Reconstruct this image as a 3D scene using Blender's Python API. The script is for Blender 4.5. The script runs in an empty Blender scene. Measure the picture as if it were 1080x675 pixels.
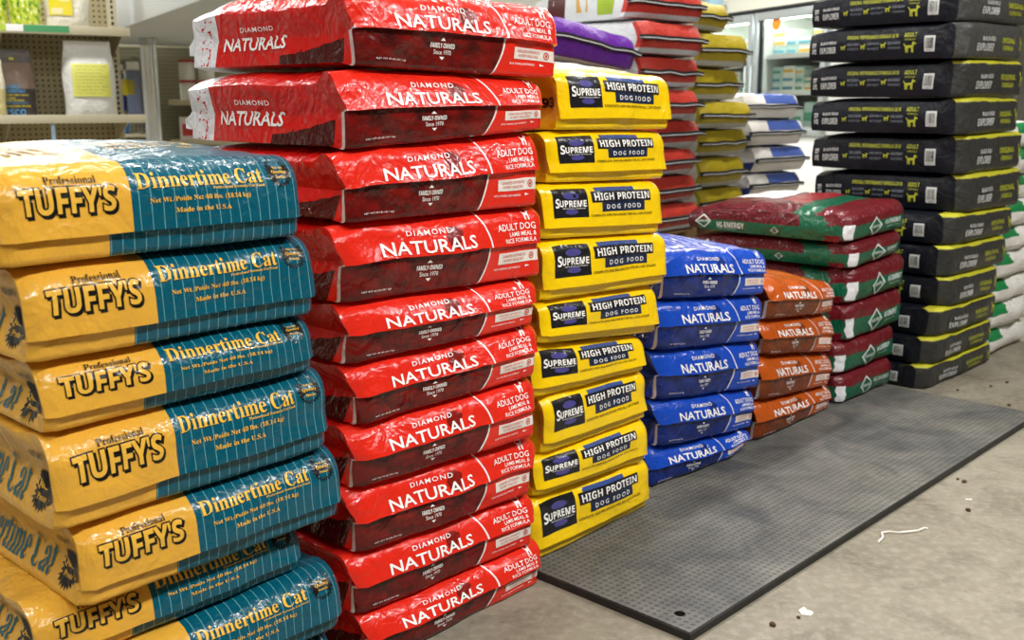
import bpy, bmesh, math, random, bisect
from mathutils import Vector, noise, Matrix
PI = math.pi
scene = bpy.context.scene
COL = scene.collection
random.seed(7)

# ------------------------------------------------------------------ camera model
F_PX, HORIZON, CAM_Z = 1100.0, 110.0, 1.0
PITCH = math.atan((337.5 - HORIZON) / F_PX)
_F = Vector((0, math.cos(PITCH), -math.sin(PITCH)))
_U = Vector((0, math.sin(PITCH), math.cos(PITCH)))


def ray(px, py):
    return _F * F_PX + Vector((1, 0, 0)) * (px - 540) - _U * (py - 337.5)


def on_floor(px, py, z=0.0):
    r = ray(px, py)
    return Vector((0, 0, CAM_Z)) + r * ((z - CAM_Z) / r.z)


def at(px, py, Y):
    r = ray(px, py)
    return Vector((0, 0, CAM_Z)) + r * (Y / r.y)


cam_d = bpy.data.cameras.new('camera')
cam_d.sensor_width = 36.0
cam_d.lens = F_PX / 1080 * 36.0
cam_d.dof.use_dof = True
cam_d.dof.focus_distance = 1.95
cam_d.dof.aperture_fstop = 6.3
cam_d.clip_start = 0.05
cam = bpy.data.objects.new('camera', cam_d)
cam.location = (0, 0, CAM_Z)
cam.rotation_euler = (PI / 2 - PITCH, 0, 0)
COL.objects.link(cam)
scene.camera = cam


# ------------------------------------------------------------------ materials
def srgb(r, g, b):
    def f(c):
        c /= 255.0
        return c / 12.92 if c <= 0.04045 else ((c + 0.055) / 1.055) ** 2.4
    return (f(r), f(g), f(b), 1.0)


class NB:
    """small helper to write node expressions"""

    def __init__(self, mat):
        self.nt = mat.node_tree
        self._uv = None

    def new(self, t, **kw):
        n = self.nt.nodes.new(t)
        for k, v in kw.items():
            setattr(n, k, v)
        return n

    def put(self, sock, v):
        if isinstance(v, bpy.types.NodeSocket):
            self.nt.links.new(v, sock)
        else:
            sock.default_value = v

    def m(self, op, a, b=0.0, c=0.0):
        n = self.new('ShaderNodeMath', operation=op)
        self.put(n.inputs[0], a)
        self.put(n.inputs[1], b)
        if op in ('COMPARE', 'MULTIPLY_ADD', 'SMOOTH_MIN', 'SMOOTH_MAX', 'WRAP'):
            self.put(n.inputs[2], c)
        return n.outputs[0]

    def lt(self, a, b): return self.m('LESS_THAN', a, b)
    def gt(self, a, b): return self.m('GREATER_THAN', a, b)
    def mul(self, a, b): return self.m('MULTIPLY', a, b)
    def add(self, a, b): return self.m('ADD', a, b)
    def sub(self, a, b): return self.m('SUBTRACT', a, b)
    def both(self, *s):
        r = s[0]
        for x in s[1:]:
            r = self.mul(r, x)
        return r

    def between(self, x, a, b): return self.mul(self.gt(x, a), self.lt(x, b))

    def ramp(self, x, a, b):
        n = self.new('ShaderNodeMapRange')
        n.clamp = True
        self.put(n.inputs[0], x)
        n.inputs[1].default_value = a
        n.inputs[2].default_value = b
        return n.outputs[0]

    def mix(self, f, a, b):
        n = self.new('ShaderNodeMix', data_type='RGBA')
        self.put(n.inputs[0], f)
        self.put(n.inputs[6], a)
        self.put(n.inputs[7], b)
        return n.outputs[2]

    def uv(self):
        if self._uv is None:
            t = self.new('ShaderNodeUVMap')
            t.uv_map = 'UVMap'
            s = self.new('ShaderNodeSeparateXYZ')
            self.nt.links.new(t.outputs[0], s.inputs[0])
            self._uv = (s.outputs[0], s.outputs[1], t.outputs[0])
        return self._uv

    def world(self):
        return self.new('ShaderNodeNewGeometry').outputs['Position']

    def obj(self):
        return self.new('ShaderNodeTexCoord').outputs['Object']

    def scaled(self, vec, s):
        n = self.new('ShaderNodeMapping')
        self.nt.links.new(vec, n.inputs[0])
        n.inputs[3].default_value = s
        return n.outputs[0]

    def noise(self, vec, scale, detail=3.0, rough=0.55, dist=0.0):
        n = self.new('ShaderNodeTexNoise')
        self.nt.links.new(vec, n.inputs['Vector'])
        n.inputs['Scale'].default_value = scale
        n.inputs['Detail'].default_value = detail
        n.inputs['Roughness'].default_value = rough
        n.inputs['Distortion'].default_value = dist
        return n.outputs[0]

    def voro(self, vec, scale, feature='F1'):
        n = self.new('ShaderNodeTexVoronoi', feature=feature)
        self.nt.links.new(vec, n.inputs['Vector'])
        n.inputs['Scale'].default_value = scale
        return n.outputs[0]


def base_mat(name, rough=0.5, spec=0.5, metal=0.0):
    m = bpy.data.materials.new(name)
    m.use_nodes = True
    b = m.node_tree.nodes['Principled BSDF']
    b.inputs['Roughness'].default_value = rough
    b.inputs['Specular IOR Level'].default_value = spec
    b.inputs['Metallic'].default_value = metal
    return m, b, NB(m)


def plain(name, col, rough=0.5, spec=0.5, metal=0.0, var=0.0, vscale=8.0, bump=0.0, bscale=60.0):
    m, b, N = base_mat(name, rough, spec, metal)
    if var:
        dark = tuple(c * (1 - var) for c in col[:3]) + (1,)
        b.inputs['Base Color'].default_value = col
        N.nt.links.new(N.mix(N.noise(N.obj(), vscale, 4), dark, col), b.inputs['Base Color'])
    else:
        b.inputs['Base Color'].default_value = col
    if bump:
        bn = N.new('ShaderNodeBump')
        bn.inputs['Strength'].default_value = bump
        bn.inputs['Distance'].default_value = 0.004
        N.nt.links.new(N.noise(N.obj(), bscale, 3), bn.inputs['Height'])
        N.nt.links.new(bn.outputs[0], b.inputs['Normal'])
    return m


def film(name, col, rough=0.22, bump=0.35, spec=0.5, fine=1.0, coat=None):
    """glossy printed plastic; the crumple follows the place so that print and film share it"""
    if coat is None:
        coat = 0.38 if rough < 0.3 else 0.0
    m, b, N = base_mat(name, rough + (0.12 if coat else 0.0), spec * (0.55 if coat else 0.8))
    c = col(N) if callable(col) else col
    N.put(b.inputs['Base Color'], c)
    if coat:
        b.inputs['Coat Weight'].default_value = coat
        b.inputs['Coat Roughness'].default_value = 0.05
    w = N.world()
    h1 = N.noise(w, 11.0, 3.0, 0.5, 1.4)
    h2 = N.noise(w, 38.0 * fine, 2.0, 0.5, 0.8)
    cr = N.m('ABSOLUTE', N.sub(N.noise(w, 17.0 * fine, 2.0, 0.45, 1.0), 0.5))
    c2 = N.m('ABSOLUTE', N.sub(N.noise(N.scaled(w, (1.0, 1.0, 0.7)), 42.0 * fine, 1.0, 0.4, 1.6), 0.5))
    h = N.add(N.mul(h1, 1.0), N.add(N.mul(h2, 0.14), N.add(N.mul(cr, -0.9), N.mul(c2, -0.30))))
    bn = N.new('ShaderNodeBump')
    bn.inputs['Strength'].default_value = bump
    bn.inputs['Distance'].default_value = 0.02
    N.nt.links.new(h, bn.inputs['Height'])
    N.nt.links.new(bn.outputs[0], b.inputs['Normal'])
    if coat:
        N.nt.links.new(bn.outputs[0], b.inputs['Coat Normal'])
    return m


# ------------------------------------------------------------------ scene tree helpers
def thing(name, label, cat, loc=(0, 0, 0), rotz=0.0, group=None):
    o = bpy.data.objects.new(name, None)
    o.empty_display_size = 0.05
    COL.objects.link(o)
    o.location = loc
    o.rotation_euler = (0, 0, rotz)
    tag(o, label, cat, group)
    return o


def tag(o, label, cat, group=None):
    o['label'] = label
    o['category'] = cat
    if group:
        o['group'] = group
    return o


def link_mesh(name, me, mats, parent=None):
    o = bpy.data.objects.new(name, me)
    for m in (mats if isinstance(mats, (list, tuple)) else [mats]):
        me.materials.append(m)
    COL.objects.link(o)
    if parent:
        o.parent = parent
    return o


def bm_obj(name, bm, mats, parent=None, smooth=None):
    me = bpy.data.meshes.new(name)
    bmesh.ops.recalc_face_normals(bm, faces=bm.faces)
    bm.to_mesh(me)
    bm.free()
    o = link_mesh(name, me, mats, parent)
    if smooth is not None:
        me.shade_smooth()
        me.set_sharp_from_angle(angle=math.radians(smooth))
    return o


def add_box(bm, lo, hi, bev=0.0, mat=0, M=None, seg=2):
    r = bmesh.ops.create_cube(bm, size=1.0)
    vs = r['verts']
    for v in vs:
        v.co = Vector([lo[i] + (v.co[i] + 0.5) * (hi[i] - lo[i]) for i in range(3)])
    fs = {f for v in vs for f in v.link_faces}
    if bev:
        es = list({e for v in vs for e in v.link_edges})
        b = bmesh.ops.bevel(bm, geom=es, offset=bev, segments=seg, affect='EDGES', profile=0.5)
        fs = {f for f in b['faces']} | {f for f in fs if f.is_valid}
        fs |= {f for f in bm.faces if f.is_valid and any(v in {w for g in b['faces'] for w in g.verts} for v in f.verts)}
    allv = {v for f in fs if f.is_valid for v in f.verts}
    for f in fs:
        if f.is_valid:
            f.material_index = mat
    if M is not None:
        for v in allv:
            v.co = M @ v.co
    return allv


def box(name, lo, hi, m, parent=None, bev=0.0):
    bm = bmesh.new()
    add_box(bm, lo, hi, bev)
    return bm_obj(name, bm, m, parent, 40 if bev else None)


def lathe(bm, prof, n=20, center=(0, 0, 0), mat=0):
    rings = []
    for r, z in prof:
        rings.append([bm.verts.new((center[0] + r * math.cos(2 * PI * i / n), center[1] + r * math.sin(2 * PI * i / n), center[2] + z)) for i in range(n)])
    for a, b in zip(rings, rings[1:]):
        for i in range(n):
            f = bm.faces.new((a[i], a[(i + 1) % n], b[(i + 1) % n], b[i]))
            f.material_index = mat
    for rg in (rings[0], rings[-1]):
        f = bm.faces.new(rg)
        f.material_index = mat


def tube(bm, pts, r, n=8):
    rings = []
    for i, p in enumerate(pts):
        d = (pts[min(i + 1, len(pts) - 1)] - pts[max(i - 1, 0)]).normalized()
        up = Vector((0, 0, 1)) if abs(d.z) < 0.9 else Vector((1, 0, 0))
        s = d.cross(up).normalized()
        u = s.cross(d)
        rings.append([bm.verts.new(p + (s * math.cos(2 * PI * k / n) + u * math.sin(2 * PI * k / n)) * r) for k in range(n)])
    for a, b in zip(rings, rings[1:]):
        for k in range(n):
            bm.faces.new((a[k], a[(k + 1) % n], b[(k + 1) % n], b[k]))
    bm.faces.new(rings[0])
    bm.faces.new(rings[-1])


# ------------------------------------------------------------------ lettering
_tc = {}


def serif(s):
    o = ''
    for ch in s:
        if 'A' <= ch <= 'Z': o += chr(0x1D400 + ord(ch) - 65)
        elif 'a' <= ch <= 'z': o += chr(0x1D41A + ord(ch) - 97)
        elif '0' <= ch <= '9': o += chr(0x1D7CE + ord(ch) - 48)
        else: o += ch
    return o


def sansb(s):
    o = ''
    for ch in s:
        if 'A' <= ch <= 'Z': o += chr(0x1D5D4 + ord(ch) - 65)
        elif 'a' <= ch <= 'z': o += chr(0x1D5EE + ord(ch) - 97)
        elif '0' <= ch <= '9': o += chr(0x1D7EC + ord(ch) - 48)
        else: o += ch
    return o


def text2d(s, off=0.0, space=1.0, cut=0.0):
    k = (s, off, space, cut)
    if k in _tc:
        return _tc[k]
    cu = bpy.data.curves.new('lettering', 'FONT')
    cu.body = s
    cu.resolution_u = 2
    cu.offset = off
    cu.space_character = space
    ob = bpy.data.objects.new('lettering', cu)
    COL.objects.link(ob)
    dg = bpy.context.evaluated_depsgraph_get()
    me = bpy.data.meshes.new_from_object(ob.evaluated_get(dg))
    if cut:     # finer pieces for large letters, so that they follow the creases
        bm = bmesh.new()
        bm.from_mesh(me)
        for ax in (0, 1):
            lo = min(v.co[ax] for v in bm.verts)
            hi = max(v.co[ax] for v in bm.verts)
            nrm = Vector((1, 0, 0)) if ax == 0 else Vector((0, 1, 0))
            x = lo + cut
            while x < hi - cut * 0.3:
                bmesh.ops.bisect_plane(bm, geom=bm.verts[:] + bm.edges[:] + bm.faces[:], plane_co=nrm * x, plane_no=nrm, dist=1e-5)
                x += cut
        bm.to_mesh(me)
        bm.free()
    vs = [(v.co.x, v.co.y) for v in me.vertices]
    fs = [tuple(p.vertices) for p in me.polygons]
    bpy.data.objects.remove(ob)
    bpy.data.curves.remove(cu)
    bpy.data.meshes.remove(me)
    _tc[k] = (vs, fs)
    return _tc[k]


class Print:
    """collects flat print (letters, panels) in face metres, then lays it on a bag face"""

    def __init__(self):
        self.v, self.f, self.eps = [], [], []

    def _add(self, vs, fs, e):
        n = len(self.v)
        self.v += vs
        self.eps += [e] * len(vs)
        self.f += [tuple(n + i for i in f) for f in fs]

    def text(self, s, x0, y0, x1, y1, off=0.0, space=1.0, e=0.0017, slope=0.0, ref=None, cut=0.0):
        vs, fs = text2d(s, off, space, cut)
        rv = text2d(*ref)[0] if ref else vs
        if not vs:
            return
        ax, bx = min(p[0] for p in rv), max(p[0] for p in rv)
        ay, by = min(p[1] for p in rv), max(p[1] for p in rv)
        sx, sy = (x1 - x0) / (bx - ax), (y1 - y0) / (by - ay)
        self._add([(x0 + (p[0] - ax) * sx, y0 + (p[1] - ay) * sy + slope * (p[0] - ax) * sx) for p in vs], fs, e)

    def vtext(self, s, cx, cy, w, h, e=0.0012):
        """text turned a quarter, reading upwards"""
        vs, fs = text2d(s)
        ax, bx = min(p[0] for p in vs), max(p[0] for p in vs)
        ay, by = min(p[1] for p in vs), max(p[1] for p in vs)
        self._add([(cx + w / 2 - (p[1] - ay) / (by - ay) * w, cy - h / 2 + (p[0] - ax) / (bx - ax) * h) for p in vs], fs, e)

    def rect(self, x0, y0, x1, y1, e=0.0008, cut=0.008):
        nx, ny = max(1, int((x1 - x0) / cut)), max(1, int((y1 - y0) / cut))
        vs = [(x0 + (x1 - x0) * i / nx, y0 + (y1 - y0) * j / ny) for j in range(ny + 1) for i in range(nx + 1)]
        fs = [(j * (nx + 1) + i, j * (nx + 1) + i + 1, (j + 1) * (nx + 1) + i + 1, (j + 1) * (nx + 1) + i) for j in range(ny) for i in range(nx)]
        self._add(vs, fs, e)

    def poly(self, pts, e=0.0012):
        self._add(list(pts), [tuple(range(len(pts)))], e)

    def fan(self, c, pts, e=0.0012):
        n = len(pts)
        self._add([c] + list(pts), [(0, i + 1, (i + 1) % n + 1) for i in range(n)], e)

    def ellipse(self, cx, cy, rx, ry, e=0.001, n=18):
        self.fan((cx, cy), [(cx + rx * math.cos(2 * PI * i / n), cy + ry * math.sin(2 * PI * i / n)) for i in range(n)], e)

    def star(self, cx, cy, r, n=22, k=0.78, e=0.0008):
        self.fan((cx, cy), [(cx + (r if i % 2 == 0 else r * k) * math.cos(PI * i / n), cy + (r if i % 2 == 0 else r * k) * math.sin(PI * i / n)) for i in range(2 * n)], e)

    def ring(self, cx, cy, r0, r1, e=0.0012, n=14, a0=0.0, a1=2 * PI):
        vs = []
        for i in range(n + 1):
            a = a0 + (a1 - a0) * i / n
            vs += [(cx + r0 * math.cos(a), cy + r0 * math.sin(a)), (cx + r1 * math.cos(a), cy + r1 * math.sin(a))]
        self._add(vs, [(2 * i, 2 * i + 1, 2 * i + 3, 2 * i + 2) for i in range(n)], e)

    def dog(self, cx, cy, s, e=0.0012, flip=1):
        """standing dog silhouette built of quads"""
        P = lambda *q: self.poly([(cx + flip * x * s, cy + y * s) for x, y in (q if flip > 0 else q[::-1])], e)
        P((-.42, .02), (.30, .05), (.34, .36), (-.40, .34))
        P((-.42, .02), (-.40, .34), (-.50, .22), (-.52, .02))
        P((-.50, -.5), (-.38, -.5), (-.34, .1), (-.52, .1))
        P((-.30, -.5), (-.20, -.5), (-.20, .1), (-.34, .1))
        P((.10, -.5), (.20, -.5), (.26, .1), (.12, .1))
        P((.22, -.5), (.32, -.5), (.34, .1), (.22, .1))
        P((.18, .25), (.36, .2), (.44, .6), (.26, .62))
        P((.26, .52), (.64, .44), (.62, .54), (.42, .74))
        P((.26, .52), (.42, .74), (.30, .78), (.20, .56))
        P((-.52, .20), (-.42, .30), (-.62, .62), (-.70, .58))

    def build(self, name, face, m, parent):
        me = bpy.data.meshes.new(name)
        me.from_pydata([face(p[0], p[1], e) for p, e in zip(self.v, self.eps)], [], self.f)
        me.shade_smooth()
        return link_mesh(name, me, m, parent)


# ------------------------------------------------------------------ bags
def sm(x):
    x = max(0.0, min(1.0, x))
    return x * x * (3 - 2 * x)


def circ(s):
    s = max(0.0, min(1.0, s))
    return 1 - math.sqrt(max(0.0, 1 - s * s))


class Shape:
    """a filled bag lying flat: x across its end, y into the stack, z up; its end face looks along -y"""

    def __init__(s, w, L, zb, zt, seed, rt=0.03, rb=0.012, c0=0.3, rec=0.008, lip=0.004, lean=0.0, bulge=0.008,
                 gus=0.018, edge=0.12, back=0.55, puff=0.0, amp=1.0, rs=0.012, seam=0.0, side_round=0.0, fold=0.0, fine=1.0,
                 droop=0.0, side_bulge=0.0):
        s.__dict__.update(locals())
        s.t = 0.5 * (zt[0] + zt[1] - zb[0] - zb[1])
        s.off = Vector((seed * 3.17 % 97, seed * 7.91 % 89, seed * 1.37 % 83))
        t = s.t
        k = fine
        na = max(8, int(w / 0.016 * k))
        s.A = [-1 + 2 * i / na for i in range(na + 1)]
        ct = 1 - min(0.6, rt / t)
        rows = {0.0, 1.0}
        cb = min(0.3, rb / t)
        for i in range(1, 5):
            rows.add(cb * (1 - math.cos(i / 4 * PI / 2)))
        n = max(3, int(6 * k))
        for i in range(n + 1):
            rows.add(ct + (1 - ct) * math.sin(i / n * PI / 2))
        if c0 > 0:
            rows |= {c0, c0 - 0.015, c0 - 0.05}
        n = max(4, int((ct - cb) * t / 0.012 * k))
        for i in range(n + 1):
            x = cb + (ct - cb) * i / n
            if c0 <= 0 or abs(x - c0) > 0.03:
                rows.add(x)
        s.C = sorted(rows)
        nb = max(8, int(L / 0.024 * k))
        s.B = sorted({0.0, 0.012, 0.03, 0.055} | {0.08 + 0.92 * i / nb for i in range(nb + 1)})
        s.grid = {}

    def yf(s, a, c):
        t = s.t
        y = 0.0
        if s.seam:
            y += s.seam * abs(2 * c - 1) ** 1.6
            y += 0.02 * sm((abs(a) - 0.75) / 0.25)
        else:
            if s.c0 > 0:
                if c >= s.c0:
                    y += s.lean * (c - s.c0) / (1 - s.c0) - s.lip * max(0.0, 1 - (c - s.c0) / 0.25)
                else:
                    y += s.rec * min(1.0, (s.c0 - c) / 0.015)
            ct = 1 - min(0.6, s.rt / t)
            y += s.rt * circ((c - ct) / (1 - ct))
            cb = min(0.3, s.rb / t)
            y += s.rb * circ((cb - c) / cb)
        y += s.rs * circ((abs(a) - (1 - 2 * s.rs / s.w)) / (2 * s.rs / s.w)) if s.rs else 0
        y -= s.bulge * (1 - a * a) * math.sin(PI * min(1, max(0, c)))
        return y

    def f(s, a, b, c):
        t, w = s.t, s.w
        half = w / 2 * (1 + 0.015 * math.sin(PI * b))
        bk = sm((b - 0.72) / 0.28)
        x = a * half
        g = s.gus * sm(b / 0.07) * (1 - 0.6 * bk) * max(0.0, 1 - abs(2 * c - 1) / 0.9) * abs(a) ** 5
        x -= math.copysign(g, a)
        if s.side_bulge:
            x += math.copysign(s.side_bulge * abs(a) ** 5 * math.sin(PI * c) * sm(b / 0.10), a)
        if s.fold:   # upper corners of the end stand out past the tucked side
            x += math.copysign(s.fold * sm((c - 0.5) / 0.3) * (1 - sm(b / 0.1)) * abs(a) ** 8, a)
        y0 = s.yf(a, c)
        y = y0 + b * (s.L - y0)
        f01 = (a + 1) / 2
        zb = s.zb[0] + (s.zb[1] - s.zb[0]) * f01
        zt = s.zt[0] + (s.zt[1] - s.zt[0]) * f01
        rise = zt - zb
        e = max(0.0, (abs(a) - 0.72) / 0.28)
        er = (s.edge * (0.35 + 0.65 * sm(b / 0.1)) + s.side_round * sm(b / 0.08)) * e * e
        top = rise * (1 - er) * (1 - s.back * bk * bk) + s.puff * math.sin(PI * min(1, b)) * (1 - a ** 4)
        low = rise * s.side_round * sm(b / 0.08) * e * e * 0.5 + rise * 0.25 * s.back * bk * bk
        if s.seam:
            fr = 1 - sm(b / 0.16)
            low += rise * 0.05 * fr
            top -= rise * 0.05 * fr
        if s.droop:
            low += rise * s.droop * (1 - sm(b / 0.25)) * sm((a - 0.5) / 0.5)
        z = zb + low + c * (top - low)
        p = Vector((x, y, z))
        q = p + s.off
        am = s.amp
        d = noise.noise_vector(q * 6.0) * 0.0055 + noise.noise_vector(q * 15.0) * 0.0028
        r = (0.5 - abs(noise.noise(q * 11.0 + Vector((3, 1, 8))))) ** 2 * 0.010
        fz = math.sin(PI * c) if 0 < c < 1 else 0.0
        p.x += d.x * am * (0.4 + 0.6 * abs(a))
        p.y += (d.y * 1.1 - r) * am * (1 - sm(b / 0.12)) * (0.35 + 0.65 * fz) + d.y * am * 0.5
        p.z += d.z * am * (0.35 if c > 0.02 else 0.0) + (r * 0.8 * am * sm((c - 0.9) / 0.1) * (1.6 if s.puff else 0.5) if c > 0.9 else 0)
        return p

    def body(s, name, mats, parent):
        A, B, C = s.A, s.B, s.C
        na, nb, nc = len(A) - 1, len(B) - 1, len(C) - 1
        idx, vs, fs, uvs, mi = {}, [], [], [], []

        def V(i, j, k):
            q = (i, j, k)
            if q not in idx:
                idx[q] = len(vs)
                vs.append(s.f(A[i], B[j], C[k]))
            return idx[q]

        def face(q, uv, mt):
            fs.append([V(*x) for x in q])
            uvs.extend(uv)
            mi.append(mt)
        U = lambda i: (A[i] + 1) / 2
        for i in range(na):
            for k in range(nc):
                face([(i, 0, k), (i + 1, 0, k), (i + 1, 0, k + 1), (i, 0, k + 1)], [(U(i), C[k]), (U(i + 1), C[k]), (U(i + 1), C[k + 1]), (U(i), C[k + 1])], 0)
                face([(i + 1, nb, k), (i, nb, k), (i, nb, k + 1), (i + 1, nb, k + 1)], [(U(i + 1), 1), (U(i), 1), (U(i), 1), (U(i + 1), 1)], 2)
            for j in range(nb):
                face([(i, j, nc), (i + 1, j, nc), (i + 1, j + 1, nc), (i, j + 1, nc)], [(U(i), B[j]), (U(i + 1), B[j]), (U(i + 1), B[j + 1]), (U(i), B[j + 1])], 2)
                face([(i + 1, j, 0), (i, j, 0), (i, j + 1, 0), (i + 1, j + 1, 0)], [(U(i + 1), B[j]), (U(i), B[j]), (U(i), B[j + 1]), (U(i + 1), B[j + 1])], 2)
        for j in range(nb):
            for k in range(nc):
                uv = [(B[j + 1], C[k]), (B[j], C[k]), (B[j], C[k + 1]), (B[j + 1], C[k + 1])]
                face([(0, j + 1, k), (0, j, k), (0, j, k + 1), (0, j + 1, k + 1)], uv, 1)
                uv = [(B[j], C[k]), (B[j + 1], C[k]), (B[j + 1], C[k + 1]), (B[j], C[k + 1])]
                face([(na, j, k), (na, j + 1, k), (na, j + 1, k + 1), (na, j, k + 1)], uv, 1)
        me = bpy.data.meshes.new(name)
        me.from_pydata(vs, [], fs)
        l = me.uv_layers.new(name='UVMap')
        flat = [c for p in uvs for c in p]
        l.data.foreach_set('uv', flat)
        me.polygons.foreach_set('material_index', mi)
        me.shade_smooth()
        me.set_sharp_from_angle(angle=math.radians(50))
        s.front_g = [[vs[idx[(i, 0, k)]] for k in range(nc + 1)] for i in range(na + 1)]
        s.left_g = [[vs[idx[(0, j, k)]] for k in range(nc + 1)] for j in range(nb + 1)]
        s.top_g = [[vs[idx[(i, j, nc)]] for j in range(nb + 1)] for i in range(na + 1)]
        return link_mesh(name, me, mats, parent)

    @staticmethod
    def _lookup(G, X, Y, x, y):
        def loc(L, v):
            if v <= L[0]: return 0, 0.0
            if v >= L[-1]: return len(L) - 2, 1.0
            i = bisect.bisect_left(L, v) - 1
            return i, (v - L[i]) / (L[i + 1] - L[i])
        i, fx = loc(X, x)
        j, fy = loc(Y, y)
        p00, p10, p01, p11 = G[i][j], G[i + 1][j], G[i][j + 1], G[i + 1][j + 1]
        p = p00 * (1 - fx) * (1 - fy) + p10 * fx * (1 - fy) + p01 * (1 - fx) * fy + p11 * fx * fy
        du = (p10 - p00) * (1 - fy) + (p11 - p01) * fy
        dv = (p01 - p00) * (1 - fx) + (p11 - p10) * fx
        n = du.cross(dv)
        return p, (n.normalized() if n.length > 1e-12 else Vector((0, -1, 0)))

    def front(s, u, v, e=0.001):
        """u, v as shares of the end's width and height"""
        p, n = s._lookup(s.front_g, s.A, s.C, 2 * u - 1, v)
        return p + n * e

    def left(s, u, v, e=0.001):
        """u as metres from the end face (negative of reading direction), v as share of height"""
        p, n = s._lookup(s.left_g, s.B, s.C, u / s.L, v)
        return p - n * e

    def top(s, u, v, e=0.001):
        p, n = s._lookup(s.top_g, s.A, s.B, 2 * u - 1, v / s.L)
        return p + n * e


def frame(A, azd):
    a = math.radians(azd)
    return Vector(A), Vector((math.sin(a), math.cos(a), 0)), Vector((-math.cos(a), math.sin(a), 0)), math.radians(90 - azd)


ORD = ['topmost', 'second from the top', 'third from the top', 'fourth from the top', 'fifth from the top', 'sixth from the top',
       'seventh from the top', 'eighth from the top', 'ninth from the top', 'tenth from the top', 'eleventh from the top', 'twelfth from the top']


def ordinal(i, n):
    return 'bottom one' if i == n - 1 else ORD[i]


WHITE = srgb(240, 238, 236)
M = {}

# ---- cat food bags --------------------------------------------------------
YEL_T, TEAL = srgb(224, 168, 60), srgb(4, 84, 104)


def c_teal_front(N):
    u, v, _ = N.uv()
    edge = N.add(N.mul(N.lt(v, 0.25), 0.315), N.mul(N.gt(v, 0.25), 0.385))
    st = N.lt(N.m('FRACT', N.add(N.mul(u, 27.0), N.mul(N.lt(v, 0.25), 0.4))), 0.07)
    teal = N.mix(N.mul(st, 0.65), TEAL, srgb(120, 185, 190))
    return N.mix(N.gt(u, edge), YEL_T, teal)


def c_teal_top(N):
    u, v, _ = N.uv()
    edge = N.sub(0.385, N.mul(v, 0.0))
    st = N.lt(N.m('FRACT', N.mul(u, 27.0)), 0.06)
    teal = N.mix(N.mul(N.both(st, N.lt(v, 0.05)), 0.5), TEAL, srgb(120, 185, 190))
    return N.mix(N.gt(u, edge), YEL_T, teal)


M['teal_front'] = film('cat_bag_front_film', c_teal_front, 0.13, 0.34)
M['teal_side'] = film('cat_bag_side_film', lambda N: srgb(222, 168, 64), 0.2, 0.34)
M['teal_top'] = film('cat_bag_top_film', c_teal_top, 0.16, 0.5)
M['gold_ink'] = film('gold_ink', srgb(246, 190, 62), 0.22, 0.30)
M['yellow_ink'] = film('yellow_ink', srgb(232, 180, 66), 0.22, 0.30)
M['black_ink'] = film('black_ink', srgb(18, 16, 14), 0.22, 0.30)
M['teal_ink'] = film('teal_ink', srgb(20, 95, 110), 0.22, 0.30)
M['white_ink'] = film('white_ink', srgb(250, 248, 245), 0.25, 0.25)


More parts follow.
